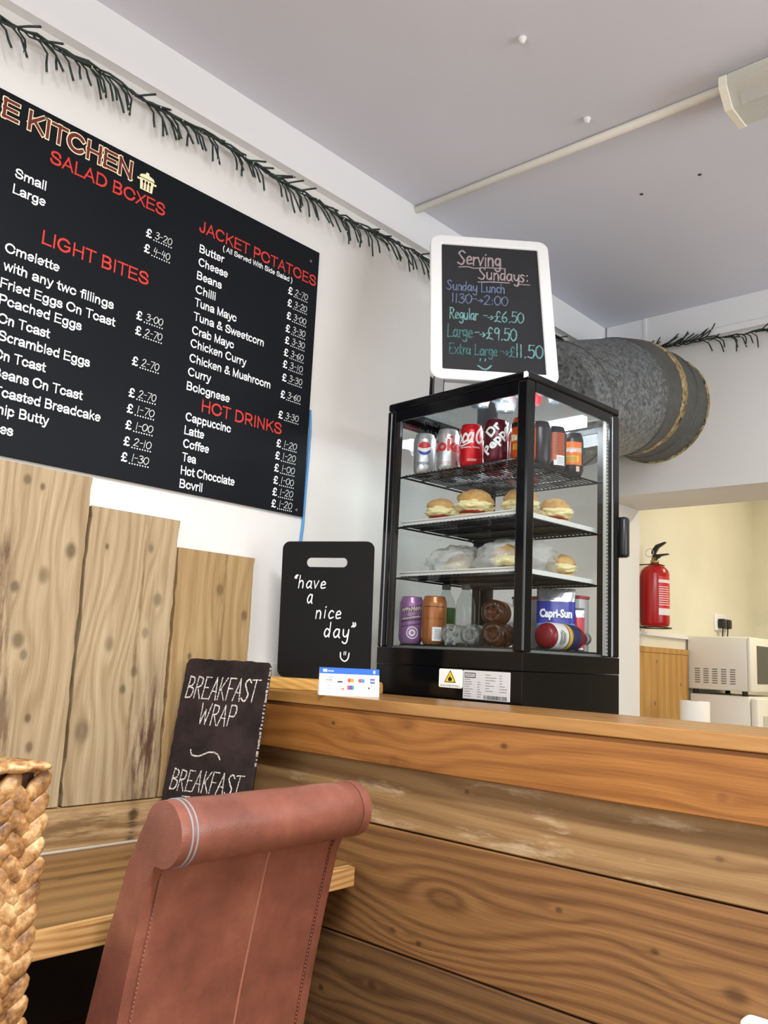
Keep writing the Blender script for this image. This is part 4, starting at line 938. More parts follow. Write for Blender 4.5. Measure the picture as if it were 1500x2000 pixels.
# ------------------------------------------------------------------ woven chair at the left edge
m, t_, b_ = new_mat('water_hyacinth'); g_ = NT(t_); geo = g_.n('ShaderNodeNewGeometry')
n1 = g_.noise(geo.outputs['Position'], 75, 5, .65); n2 = g_.noise(geo.outputs['Position'], 22, 2, .5)
cc = g_.ramp(g_.m('ADD', g_.m('MULTIPLY', n1, .6), g_.m('MULTIPLY', n2, .4)), [(.36, sr(84, 52, 26)), (.50, sr(158, 114, 66)), (.66, sr(218, 186, 136))]); t_.links.new(cc, b_.inputs['Base Color']); setp(b_, Roughness=.45)
M_hya = m
wc = thing('woven_chair', 'braided seagrass high back chair at the left edge beside the leather chair', 'chair', (.5, .36, 0))
WX, WY0, WY1, WT = .690, .150, .568, 1.060
MB().rbox(WX - .040, WX - .004, WY0 + .006, WY1 - .006, .42, WT - .004, .012, 3).build('backrest_core', plain('core_brown', sr(84, 56, 32), .8), wc)
def braid(mb, p, across, along, out, n, pw, pl, rnd):
    """chevron plait: leaves in pairs along a line"""
    for i in range(n):
        for s in (-1, 1):
            c = p + along * (pl * (i + (.5 if s > 0 else 0))) + across * (s * pw * .25) + out * .003
            d = (along * -1.0 * .80 + across * (s * .62)).normalized() * -1
            d = (along * .80 + across * (s * .62)).normalized()
            side = out.cross(d).normalized()
            M3 = Matrix((d, side, out)).transposed().to_4x4()
            k = rnd.uniform(.92, 1.1)
            mb.ell(c, pl * 1.05 * k, pw * .285 * k, .0078, 12, 8, fn=lambda q: 1 - .16 * abs(q.x) ** 3, M=M3 @ Matrix.Rotation(rnd.uniform(-.12, .12), 4, 'X'))
rnd = random.Random(9); wv = MB()
for k in range(10):
    braid(wv, Vector((WX, WY1 - .020 - k * .041, .44)), Vector((0, 1, 0)), Vector((0, 0, 1)), Vector((1, 0, 0)), 22, .048, .0276, rnd)
wv.build('back_weave', M_hya, wc)
wv = MB()
for k in range(1): braid(wv, Vector((WX - .022, WY1 - .002, .44)), Vector((-1, 0, 0)), Vector((0, 0, 1)), Vector((0, 1, 0)), 24, .040, .0255, rnd)
wv.build('side_weave', M_hya, wc)
wv = MB()
braid(wv, Vector((WX - .008, WY0, WT - .003)), Vector((1, 0, 0)), Vector((0, 1, 0)), Vector((0, 0, 1)), 15, .050, .0276, rnd)
braid(wv, Vector((WX - .040, WY0, WT - .005)), Vector((1, 0, 0)), Vector((0, 1, 0)), Vector((0, 0, 1)), 15, .044, .0276, rnd)
wv.build('top_weave', M_hya, wc)
MB().rbox(.16, WX - .03, WY0, WY1, .38, .45, .02, 3).build('seat', M_hya, wc)
for x, y in ((.18, WY0 + .01), (.18, WY1 - .05), (WX - .06, WY0 + .01), (WX - .06, WY1 - .05)):
    MB().box(x, x + .04, y, y + .04, 0, .385).build('leg', plain('dark_leg_wood', sr(48, 30, 22), .4), wc, bevel=.003)

# ------------------------------------------------------------------ glass display fridge (local: x along its front, y to the back, z up from the worktop)
FW, FD, FH, FZ = .481, .419, 1.020, .900
FA = math.radians(-3.623); FO = (.234, 1.700, FZ + .0005)
def fw(x, y, z):
    """fridge coordinates (height above the floor) to world"""
    return (FO[0] + x * math.cos(FA) - y * math.sin(FA), FO[1] + x * math.sin(FA) + y * math.cos(FA), z)
M_fb = plain('fridge_black', sr(9, 10, 12), .14, spec=.32)
M_fin = plain('fridge_inner_black', sr(34, 31, 28), .4)
M_fgl = glass('fridge_glass', (.90, .915, .915), 1.38)
M_mir = plain('polished_inner_ceiling', sr(178, 184, 188), .07, .9)
M_wire = plain('black_wire', sr(18, 18, 19), .3)
fg = thing('display_fridge', 'tall black glass display fridge on the bar stocked with cans and scones', 'fridge', FO, FA)
Z = lambda z: z - FZ
MB().box(.0005, FW - .0005, .0005, FD - .0005, 0, Z(1.2025)).build('base', M_fb, fg, bevel=.0015, seg=1)
MB().box(0, FW, 0, FD, Z(1.2032), Z(1.246)).build('base_rim', M_fb, fg, bevel=.0015, seg=1)
MB().box(0, FW, 0, FD, Z(1.898), Z(1.920)).build('top', M_fb, fg, bevel=.006, seg=3)
MB().box(.035, FW - .035, .03, FD - .03, Z(1.890), Z(1.8978)).build('inner_ceiling', M_mir, fg)
# frame bands along the glass edges, part print, part ceiling shade, and four posts
for x0, x1, y0, y1 in ((0, .034, 0, .03), (FW - .030, FW, 0, .034), (0, .03, FD - .034, FD), (FW - .03, FW, FD - .034, FD)):
    MB().box(x0, x1, y0, y1, Z(1.2465), Z(1.8975)).build('corner_post', M_fb, fg, bevel=.004, seg=2)
MB().box(.0345, .0475, .004, .012, Z(1.2465), Z(1.8975)).build('inner_strip', M_fin, fg)
bd = MB().box(.035, FW - .031, .001, .007, Z(1.864), Z(1.8975)).box(FW - .007, FW - .001, .035, FD - .035, Z(1.872), Z(1.8975)).box(.001, .007, .031, FD - .035, Z(1.864), Z(1.8975))
bd.build('upper_band', M_fb, fg)  # printed band deepened in black to stand in for the inner ceiling's shaded front
def pane(name, *b): return MB().box(*b).build(name, M_fgl, fg)
pane('front_glass', .048, FW - .0305, .0015, .0055, Z(1.2466), Z(1.8635))
pane('side_glass', FW - .0055, FW - .0015, .0345, FD - .0345, Z(1.2466), Z(1.8715))
pane('side_glass', .0015, .0055, .0305, FD - .0345, Z(1.2466), Z(1.8635))
M_edge = plain('bright_glass_edge', sr(178, 184, 188), .25, .4)
MB().box(.0150, .0185, -.0012, .0, Z(1.248), Z(1.890)).build('glass_edge', M_edge, fg)
MB().box(FW, FW + .0012, FD - .040, FD - .036, Z(1.248), Z(1.890)).build('glass_edge', M_edge, fg)
# door at the back with its handle
dr = MB().box(.031, FW - .031, FD - .012, FD - .006, Z(1.2466), Z(1.8755)).build('rear_door', M_fgl, fg)
MB().rbox(FW - .020, FW + .016, FD + .002, FD + .030, Z(1.512), Z(1.622), .008).build('handle', M_blk, dr)
fmm = MB().box(.031, .060, FD - .014, FD - .005, Z(1.2466), Z(1.8755)).box(FW - .060, FW - .031, FD - .014, FD - .005, Z(1.2466), Z(1.8755)); fmm.build('door_frame', M_fin, dr)
# LED strip: dotted, at the right rear
ls = MB().box(FW - .017, FW - .008, FD - .055, FD - .044, Z(1.25), Z(1.888)).build('led_strip', plain('led_strip_plastic', sr(196, 194, 186), .3), fg)
dts = MB()
for k in range(66): dts.rbox(FW - .008, FW - .0062, FD - .0535, FD - .0455, Z(1.254 + k * .0096), Z(1.260 + k * .0096), .0006, 1)
dts.build('led_dots', plain('led_dot_silver', sr(150, 150, 146), .2, .6), ls)
M_led = plain('led_light', (.9, .97, 1), .4, emit=(.82, .93, 1.0), es=30)
lt = MB().box(.20, .40, FD - .060, FD - .035, Z(1.876), Z(1.8895)).build('lamp', M_led, fg)
area('fridge_led_glow', fw(.27, .27, 1.884), (0, 0, FA), .30, .12, 6.5, (.84, .94, 1.0))
# floor and three wire shelves
MB().box(.032, FW - .032, .03, FD - .036, Z(1.2465), Z(1.2525)).build('inner_floor', plain('inner_floor_grey', sr(120, 122, 122), .4), fg)
gr = MB()
for k in range(30): gr.box(.035, FW - .035, .05 + k * .0108, .055 + k * .0108, Z(1.2530), Z(1.2575))
for k in range(4): gr.box(.05 + k * .125, .056 + k * .125, .045, FD - .045, Z(1.2525), Z(1.2550))
gr.build('floor_grate', M_fin, fg)
def shelf(z):
    s = MB(); x0, x1, y0, y1 = .040, FW - .040, .028, FD - .044
    s.tube([(x0, y0, z), (x1, y0, z), (x1, y1, z), (x0, y1, z), (x0, y0, z)], .0028, 6)
    for k in range(1, 30): s.tube([(x0 + (x1 - x0) * k / 30, y0, z + .0035), (x0 + (x1 - x0) * k / 30, y1, z + .0035)], .0019, 5)
    for yy in (y0 + .07, (y0 + y1) / 2, y1 - .07): s.tube([(x0, yy, z), (x1, yy, z)], .0022, 6)
    for yy in (y0 + .004, y1 - .004):
        s.tube([(.010, yy, z + .003), (.018, yy, z + .006), (.024, yy, z), (x0, yy, z)], .0028, 6); s.tube([(FW - .010, yy, z + .003), (FW - .018, yy, z + .006), (FW - .024, yy, z), (x1, yy, z)], .0028, 6)
    return s.build('wire_shelf', M_wire, fg)
SZ = (1.7105, 1.5700, 1.4315)
for z in SZ: shelf(Z(z))
# stickers on the base
stk = MB().rbox(.229, .305, -.0016, .0018, Z(1.154), Z(1.199), .003, 1); st1 = stk.build('warning_sticker', M_card, fg)
w_ = MB(); Mk = [plain('warning_yellow', sr(246, 206, 30), .5), plain('ink_black', sr(28, 26, 24), .5), plain('ink_grey', sr(120, 116, 112), .6)]
def tri(mb, cx, z0, w, h, y, mi): mb.add([(cx - w / 2, y, z0), (cx + w / 2, y, z0), (cx, y, z0 + h)], [(0, 1, 2)], mi)
tri(w_, .266, Z(1.1665), .038, .030, -.0019, 1); tri(w_, .266, Z(1.1683), .031, .0245, -.0021, 0)
w_.add([(.266 + a, -.0023, Z(1.1700) + b_) for a, b_ in ((-.005, 0), (.005, 0), (.0065, .005), (.003, .010), (.0015, .0075), (0, .014), (-.003, .008), (-.005, .009), (-.0065, .004))], [tuple(range(9))], 1)
rnd = random.Random(8); x = .236
while x < .296:
    rect2(w_, x, x + .0016, Z(1.1580), Z(1.1580) + rnd.uniform(.0025, .0042), 2, -.0019); x += rnd.choice((.0026, .0030, .0046))
w_.build('printed_warning', Mk, st1, recalc=False)
M_plate = plain('rating_plate_grey', sr(205, 203, 202), .45)
st2 = MB().rbox(.3065, .448, -.0014, .0018, Z(1.131), Z(1.1985), .0012, 1).build('rating_plate', M_plate, fg)
q = MB(); rnd = random.Random(3)
rect2(q, .312, .346, Z(1.181), Z(1.193), 0, -.0017); rect2(q, .314, .344, Z(1.1830), Z(1.191), 1, -.0019); ribbon(q, catmull([(.317, 0), (.320, .0035), (.3225, .0005), (.327, .003), (.330, .0005), (.334, .0035), (.341, .001)]), .0014, Vector((0, -.0021, Z(1.1852))), Vector((1, 0, 0)), Vector((0, 0, 1)), 0)
for k in range(8):
    z = Z(1.1765) - k * .0056
    rect2(q, .311, .311 + rnd.uniform(.016, .030), z, z + .0013, 2, -.0017)
    if k: rect2(q, .352, .352 + rnd.uniform(.006, .013), z, z + .0013, 2, -.0017)
for k in range(7):
    z = Z(1.189) - k * .0062
    rect2(q, .376, .376 + rnd.uniform(.012, .036), z, z + .0013, 2, -.0017); rect2(q, .418, .418 + (rnd.uniform(.004, .009) if k < 4 else rnd.uniform(.012, .024)), z, z + .0013, 2, -.0017)
x = .372
while x < .440:
    w = rnd.choice((.0006, .0012, .0018)); rect2(q, x, x + w, Z(1.1335), Z(1.1425), 0, -.0017); x += w + rnd.choice((.0007, .0012))
q.build('printed_lines', [Mk[1], M_plate, Mk[2]], st2, recalc=False)
MB().box(FW - .012, FW - .002, -.0012, .0, Z(1.9015), Z(1.9165)).build('corner_tag', M_card, fg)

# ------------------------------------------------------------------ cans
M_lid = plain('can_lid_aluminium', sr(206, 210, 214), .25, .9)
CAM = Vector((1.8, 0, 1.223))
def view_ang(p):
    d = CAM - Vector(p); return math.atan2(d.y, d.x)
CAN_R = .0310
_cans = {}
def can_shape(h, r): return [(0, .004), (r * .70, .004), (r * .76, 0), (r * .82, .002), (r * .93, .010), (r, .018), (r, h - .019), (r * .97, h - .014), (r * .84, h - .0035), (r * .83, h - .0005), (r * .80, h)]
def lid_shape(h, r): return [(r * .80, h + .0004), (r * .765, h + .0002), (r * .745, h - .004), (r * .72, h - .0045), (0, h - .004)]
def can(name, x, y, z, body, label, art=None, mats=(), group=None, h=.115, r=CAN_R, turn=0.0, cat='can', lidm=None):
    p = fw(x, y, z)
    o = thing(name, label, cat, p, view_ang(p) - turn, group)
    key = (body.name, h, r)
    if key not in _cans:
        b = MB().lathe(can_shape(h, r), n=28).build('body', body, o)
        l = MB().lathe(lid_shape(h, r), n=28).build('lid', lidm or M_lid, o)
        tb = MB().rbox(-.004, .008, -.0055, .0055, h - .0036, h - .0022, .0006, 1).build('ring_pull', M_lid, l)
        _cans[key] = o
    else:
        for c_ in list(_cans[key].children):
            if c_.name.split('.')[0] not in ('body', 'lid'): continue
            d = c_.copy(); COL.objects.link(d); d.parent = o
            for e in c_.children: f = e.copy(); COL.objects.link(f); f.parent = d
    if art:
        a = MB(); art(a); wrap(a, r + .0004, 0.0, 0.0).build('printed_label', list(mats), o, recalc=False)
    return o
def canmat(n, c, metal=.5, rough=.3): return plain(n, sr(*c), rough, metal)
M_silver = canmat('silver_can', (214, 216, 216), .75, .28); M_redc = canmat('red_can', (206, 26, 34), .35); M_maro = canmat('maroon_can', (92, 20, 34), .35)
M_oran = canmat('orange_can', (232, 92, 26), .3); M_darkc = canmat('dark_can', (44, 40, 44), .3); M_purp = canmat('purple_can', (168, 122, 172), .3); M_bronze = canmat('bronze_can', (176, 110, 62), .3)
M_lblue = plain('print_blue', sr(34, 66, 168), .4); M_lred = plain('print_red', sr(204, 32, 40), .4); M_lwhite = plain('print_white', sr(240, 240, 240), .4); M_lblack = plain('print_black', sr(24, 22, 24), .4)
M_lora = plain('print_orange', sr(240, 120, 30), .4); M_lyel = plain('print_yellow', sr(240, 190, 50), .4); M_lgrey = plain('print_slate_grey', sr(92, 104, 128), .4); M_lgold = plain('print_dull_purple', sr(96, 66, 104), .4)
X_, Z_ = (1, 0, 0), (0, 0, 1)
def T(a, s, x, z, w, cap, mi, y=0, bold=.03, shear=0, u=X_, v=Z_): put_text(a, s, (x, y, z), u, v, width=w, cap=cap, bold=bold, shear=shear, mi=mi)
def art_globe(a):   # white ball with a red and a blue swoosh
    c, R = (-.005, .071), .0190
    disc(a, c[0], c[1], R * 1.04, 0, 2)
    top = [(c[0] + R * math.cos(t), 0.0002, c[1] + R * math.sin(t)) for t in [math.radians(20 + 150 * k / 14) for k in range(15)]]
    cu = [(c[0] - R * .95 + 1.9 * R * k / 8, .0002, c[1] + R * (.16 + .10 * k / 8) - R * .32 * math.sin(PI * k / 8) + .1 * R) for k in range(9)]
    a.add(top + cu, [tuple(range(len(top + cu)))], 0)
    bot = [(c[0] + R * math.cos(t), .0002, c[1] + R * math.sin(t)) for t in [math.radians(188 + 165 * k / 14) for k in range(15)]]
    cb_ = [(c[0] + R * .98 - 1.96 * R * k / 8, .0002, c[1] - R * (.10 + .06 * k / 8) - R * .42 * math.sin(PI * k / 8)) for k in range(9)]
    a.add(bot + cb_, [tuple(range(len(bot + cb_)))], 1)
    T(a, 'pepsi', -.024, .026, .034, .0110, 3, bold=.02)
can('drink_can', .088, .062, SZ[0] + .005, M_silver, 'silver can with a red and blue globe, leftmost on the top fridge shelf', art_globe, (M_lred, M_lblue, M_lwhite, M_lgrey), group='cans on the top shelf', turn=-.15)
def art_oke(a):
    T(a, 'Coke', -.066, .052, .106, .0340, 0, bold=.04); T(a, 'Diet', -.010, .088, .022, .009, 0)
    rect2(a, -.028, .004, .0185, .0195, 0); rect2(a, -.020, .012, .0225, .0233, 0)
    for k in range(9): rect2(a, .022 + k * .0011, .0226 + k * .0011, .016, .028, 1)
can('drink_can', .172, .064, SZ[0] + .005, M_silver, 'silver can with big red letters, second from left on the top fridge shelf', art_oke, (M_lred, M_lblack), group='cans on the top shelf', turn=-.1)
def art_script(a):
    for s_, x, w in (('Coca', -.066, .070), ('Cola', .008, .070)): hand(a, s_, (x, 0, .064), X_, Z_, .040, width=w, pen=.15, slant=.22, jit=.02)
    ribbon(a, catmull([(-.044, .061), (-.028, .056), (-.012, .060), (.004, .066)]), .0035, Vector((0, 0, 0)), Vector(X_), Vector(Z_))
    T(a, 'ORIGINAL TASTE', -.032, .049, .056, .0036, 0); rect2(a, -.010, .016, .018, .0192, 0); rect2(a, -.010, .014, .0145, .0155, 0)
can('drink_can', .254, .064, SZ[0] + .005, M_redc, 'red can with flowing white script in the middle of the top fridge shelf', art_script, (M_lwhite,), group='cans on the top shelf', lidm=None)
def art_diag(a):
    t = math.radians(48); u = (math.cos(t), 0, math.sin(t)); v = (-math.sin(t), 0, math.cos(t))
    for b_, mi, y in ((.10, 1, 0), (.035, 0, .0003)):
        T(a, 'Dr', -.010, .064, .040, .0260, mi, y, b_, 0, u, v); T(a, 'Pepper', -.018, .018, .112, .0250, mi, y, b_, 0, u, v)
can('drink_can', .334, .066, SZ[0] + .005, M_maro, 'dark maroon can with slanting white letters on the top fridge shelf', art_diag, (M_lwhite, M_lblack), group='cans on the top shelf', turn=.05)
def art_orange(a):
    rect2(a, -.045, .045, .088, .100, 1); rect2(a, -.04, .04, .052, .068, 3, .0001); T(a, 'Tango', -.034, .054, .060, .0150, 2, .0003, .05); rect2(a, -.024, .012, .030, .044, 3, .0002)
    for k in range(3): rect2(a, -.02, .008, .032 + k * .004, .0335 + k * .004, 0, .0003)
can('drink_can', .404, .090, SZ[0] + .005, M_oran, 'orange can behind the black corner post of the top fridge shelf', art_orange, (M_lred, M_lblack, M_lwhite, M_lyel), group='cans on the top shelf', turn=.2)
def art_dark(a):
    rect2(a, -.014, -.008, .03, .095, 0); rect2(a, -.014, -.008, .014, .034, 1)
can('drink_can', .412, .146, SZ[0] + .005, M_darkc, 'dark grey can just right of the fridge corner post, top shelf', art_dark, (M_lora, M_lwhite), group='cans on the top shelf', turn=.2)
M_copper = plain('print_copper', sr(206, 92, 44), .4)
def art_tdark(a):
    rect2(a, -.010, .030, .020, .096, 0); rect2(a, -.030, -.012, .040, .085, 0); disc(a, -.021, .062, .015, .0002, 3, rz=.024); T(a, 'Tango', -.030, .070, .018, .010, 1, .0004)
    for k in range(14): rect2(a, .0, .028, .040 + k * .004, .0415 + k * .004, 2, .0002)
    rect2(a, .006, .030, .010, .036, 1, .0003); rect2(a, -.001, .006, .010, .024, 1, .0003)
    for k in range(5): rect2(a, .008, .028, .014 + k * .004, .0150 + k * .004, 4, .0004)
can('drink_can', .415, .208, SZ[0] + .005, M_darkc, 'copper and black patterned can with a white barcode on the top fridge shelf', art_tdark, (M_copper, M_lwhite, M_lblack, M_lyel, M_lgrey), group='cans on the top shelf')
def art_right(a):
    rect2(a, -.035, .030, .026, .088, 0); rect2(a, -.032, .030, .060, .072, 1, .0002); T(a, 'Tango', -.028, .0605, .040, .010, 4, .0004, .04)
    rect2(a, -.026, .020, .034, .050, 3, .0002); rect2(a, .012, .022, .008, .022, 1, .0002)
    for k in range(3): rect2(a, -.02, .014, .037 + k * .004, .0382 + k * .004, 2, .0004)
can('drink_can', .416, .286, SZ[0] + .005, M_darkc, 'bright orange and black can, rightmost on the top fridge shelf', art_right, (M_lora, plain('print_pale_pink', sr(226, 190, 170), .4), M_lblack, M_lyel, M_lwhite), group='cans on the top shelf')
back = [(.10, .150, M_silver), (.185, .152, M_silver), (.265, .152, M_redc), (.34, .160, M_silver), (.13, .240, M_silver), (.21, .240, M_silver), (.29, .245, M_maro), (.355, .255, M_silver), (.16, .325, M_silver), (.25, .325, M_redc), (.335, .340, M_silver)]
wd = {M_silver.name: 'plain silver cans standing behind the front row on the top fridge shelf', M_redc.name: 'plain red cans standing behind the front row on the top fridge shelf', M_maro.name: 'maroon can deep in the middle of the top fridge shelf'}
for x, y, m_ in back: can('drink_can', x, y, SZ[0] + .005, m_, wd[m_.name].replace('cans', 'can'), group='cans behind the front row')
# tall cans at the bottom
def art_purple(a):
    for z, h_ in ((.040, .003), (.052, .006), (.062, .0025)): a.add([(-.03, 0, z + .004), (.03, 0, z + .014), (.03, 0, z + .014 + h_), (-.03, 0, z + .004 + h_)], [(0, 1, 2, 3)], 0)
    t = math.radians(9); u = (math.cos(t), 0, math.sin(t)); v = (-math.sin(t), 0, math.cos(t))
    rn = random.Random(5)
    def glyphs(x0, x1, z0, h_, w_, mi):
        x = x0
        while x < x1:
            k = rn.uniform(.75, 1.0) * h_; zz = z0 + (x + .03) * .16
            ribbon(a, catmull([(x, zz), (x + w_ * .2, zz + k), (x + w_ * .6, zz + k * .55), (x + w_, zz + k * rn.uniform(.1, 1))]), w_ * .42, Vector((0, .0003, 0)), Vector(X_), Vector(Z_), mi); x += w_ * 1.45
    a.add([(-.03, 0, .0800), (.032, 0, .0900), (.032, 0, .1060), (-.03, 0, .0955)], [(0, 1, 2, 3)], 0)
    a.add([(-.03, 0, .0600), (.032, 0, .0700), (.032, 0, .0800), (-.03, 0, .0700)], [(0, 1, 2, 3)], 0)
    glyphs(-.027, .027, .0815, .0135, .0046, 1); glyphs(-.027, .027, .0625, .0062, .0030, 1)
    disc(a, .004, .030, .0165, 0, 2); disc(a, .004, .030, .0140, .0002, 3); disc(a, .004, .030, .0090, .0003, 2); disc(a, .004, .030, .0045, .0004, 3)
FLZ = 1.2578
can('drink_can', .052, .074, FLZ, M_purp, 'tall purple drink can at the bottom left of the glass fridge', art_purple, (M_lgold, plain('print_cream', sr(226, 216, 196), .4), M_lwhite, M_purp), group='tall cans at the bottom', h=.127, r=.033)
def art_bronze(a):
    rect2(a, -.03, .03, .098, .1000, 1); rect2(a, -.03, .03, .068, .0686, 1); rect2(a, -.004, .022, .010, .046, 0)
    for k in range(8): rect2(a, .002, .020, .015 + k * .0034, .0160 + k * .0034, 1, .0002)
can('drink_can', .134, .076, FLZ, M_bronze, 'tall bronze drink can with a white barcode beside the purple can', art_bronze, (M_lwhite, plain('print_dark_brown', sr(80, 50, 34), .4)), group='tall cans at the bottom', h=.127, r=.033)

# ------------------------------------------------------------------ trays, scones and bags
M_tray = plain('white_tray_plastic', sr(238, 238, 234), .35)
def tray(z, label):
    o = thing('tray', label, 'tray', fw(0, 0, z), FA, 'white trays on the shelves')
    mb = MB().box(.048, FW - .048, .034, FD - .052, .0, .003)
    mb.box(.044, FW - .044, .030, .0338, .0, .0115).box(.044, FW - .044, FD - .0518, FD - .048, .0, .0115).box(.044, .0478, .0338, FD - .0518, .0, .0115).box(FW - .0478, FW - .044, .0338, FD - .0518, .0, .0115)
    mb.build('pan', M_tray, o); MB().box(.041, FW - .041, .0265, .0299, .0085, .0115).build('lip', M_tray, o); return o
tray(SZ[1] + .0054, 'white tray of cream scones on the middle fridge shelf')
tray(SZ[2] + .0054, 'white tray of bagged scones on the lower fridge shelf')
M_crust = None
m, t_, b_ = new_mat('scone_crust'); g_ = NT(t_); geo = g_.n('ShaderNodeNewGeometry'); tc_ = g_.n('ShaderNodeTexCoord')
n1 = g_.noise(tc_.outputs['Object'], 60, 5, .65); sp_ = g_.n('ShaderNodeSeparateXYZ'); t_.links.new(tc_.outputs['Object'], sp_.inputs[0])
kk = g_.m('ADD', g_.m('MULTIPLY', n1, .8), g_.m('MULTIPLY', sp_.outputs[2], 5.0)); cc = g_.ramp(kk, [(.35, sr(226, 198, 142)), (.66, sr(206, 164, 102)), (.92, sr(172, 122, 68))]); t_.links.new(cc, b_.inputs['Base Color']); setp(b_, Roughness=.75)
bp = g_.n('ShaderNodeBump'); bp.inputs['Strength'].default_value = .6; bp.inputs['Distance'].default_value = .003; t_.links.new(n1, bp.inputs['Height']); t_.links.new(bp.outputs[0], b_.inputs['Normal']); M_crust = m
M_cream_f = plain('whipped_cream', sr(246, 232, 176), .6, bump=.6, bscale=150); M_jam = plain('red_jam', sr(150, 34, 22), .2)
def scone(x, y, z, r, label, seed, tilt=.0, jam=True, group='cream scones', slip=0.0):
    p = fw(x, y, z); va = view_ang(p); rnd = random.Random(seed)
    o = thing('scone', label, 'scone', p, va - FA * 0, group)   # local +x looks to the room
    sd = Vector((rnd.uniform(0, 50), rnd.uniform(0, 50), rnd.uniform(0, 50)))
    f1 = lambda q: 1 + .12 * pnoise(q * 1.8 + sd) + .07 * pnoise(q * 4.5 + sd) + .03 * pnoise(q * 10 + sd)
    hb_ = r * .52
    MB().ell((0, 0, hb_ * .5), r, r, hb_ * .52, 24, 14, fn=lambda q: f1(q) * (1.0 + .12 * (1 - abs(q.z)))).build('bottom_half', M_crust, o)
    if jam: MB().ell((r * .20, -r * .05, hb_ * .92), r * .98, r * .80, .0070, 24, 8, fn=f1).build('jam', M_jam, o)
    f2 = lambda q: 1 + .24 * pnoise(q * 2.6 + sd) + .12 * pnoise(q * 6 + sd) + .05 * pnoise(q * 13 + sd)
    MB().ell((r * .18, 0, hb_ * 1.20 + .009), r * 1.06, r * 1.12, r * .42, 40, 24, fn=f2).build('cream', M_cream_f, o)
    Mt = Matrix.Rotation(tilt, 4, 'Y') @ Matrix.Rotation(rnd.uniform(-.1, .1), 4, 'X')
    MB().ell((-r * .16 + slip, r * rnd.uniform(-.1, .1), hb_ * 1.22 + r * .68), r * .93, r * .93, r * .60, 26, 16, M=Mt, fn=lambda q: f1(q) * (1 + .10 * (1 - abs(q.z)))).build('top_half', M_crust, o)
    return o
TZ = SZ[1] + .0054 + .0032
scone(.135, .088, TZ, .0380, 'smaller jam and cream scone, leftmost on the middle fridge tray', 1, -.12)
scone(.250, .090, TZ, .0450, 'big jam and cream scone in the middle of the front of the fridge tray', 2, -.05)
scone(.372, .125, TZ, .0430, 'cream scone right behind the black corner post on the fridge tray', 3, .05, jam=False)
scone(.385, .265, TZ, .0400, 'cream scone seen through the right side glass of the fridge', 4, -.2)
TZ2 = SZ[2] + .0054 + .0032
scone(.140, .165, TZ2, .036, 'scone wrapped in a milky plastic bag on the left of the lower tray', 5, .0, False, group='bagged scones')
scone(.345, .120, TZ2, .040, 'cream scone inside the right plastic bag on the lower tray', 6, -.1, False, group='bagged scones')
scone(.385, .290, TZ2, .036, 'cream scone at the back right of the lower fridge tray', 7, -.1, False, group='bagged scones')
M_bag = glass('thin_plastic_bag', (.95, .95, .94), 1.55, .14, .34, (.90, .89, .86))
def bag(x, y, z, rx, ry, rz, label, seed):
    rnd = random.Random(seed); sd = Vector((rnd.uniform(0, 9), seed * 3.1, 2))
    p = fw(x, y, z); o = thing('plastic_bag', label, 'bag', p, FA, 'clear food bags')
    def fn(q):
        k = 1 + .24 * pnoise(q * 2.0 + sd) + .24 * abs(pnoise(q * 3.5 + sd)) + .10 * abs(pnoise(q * 8 + sd)); return k
    mb = MB().ell((0, 0, rz * .96), rx * 1.08, ry * 1.08, rz * 1.10, 56, 36, fn=fn)
    mb.v = [(a, b, max(c, .0012 + .0004 * math.sin(a * 300))) for a, b, c in mb.v]
    mb.build('wrap', M_bag, o)
    tw = MB(); n = 14; rows = []
    for k in range(6):
        for i in range(n):
            a = 2 * PI * i / n; r = .006 + .020 * (k / 5) ** 1.3; r *= 1 + .3 * math.sin(i * 2.6 + k)
            tw.v.append((-rx * .86 - .045 * k / 5, r * math.cos(a), max(.002, .010 + .6 * r * math.sin(a) + .006)))
    for k in range(5):
        for i in range(n): tw.f.append([k * n + i, k * n + (i + 1) % n, (k + 1) * n + (i + 1) % n, (k + 1) * n + i]); tw.mi.append(0); tw.sm.append(True)
    tw.build('gathered_end', M_bag, o)
    return o
bag(.142, .160, TZ2, .066, .075, .042, 'crumpled clear bag round the scone on the left of the lower tray', 1)
bag(.322, .185, TZ2, .086, .100, .046, 'larger clear bag covering the right of the lower fridge tray', 2)

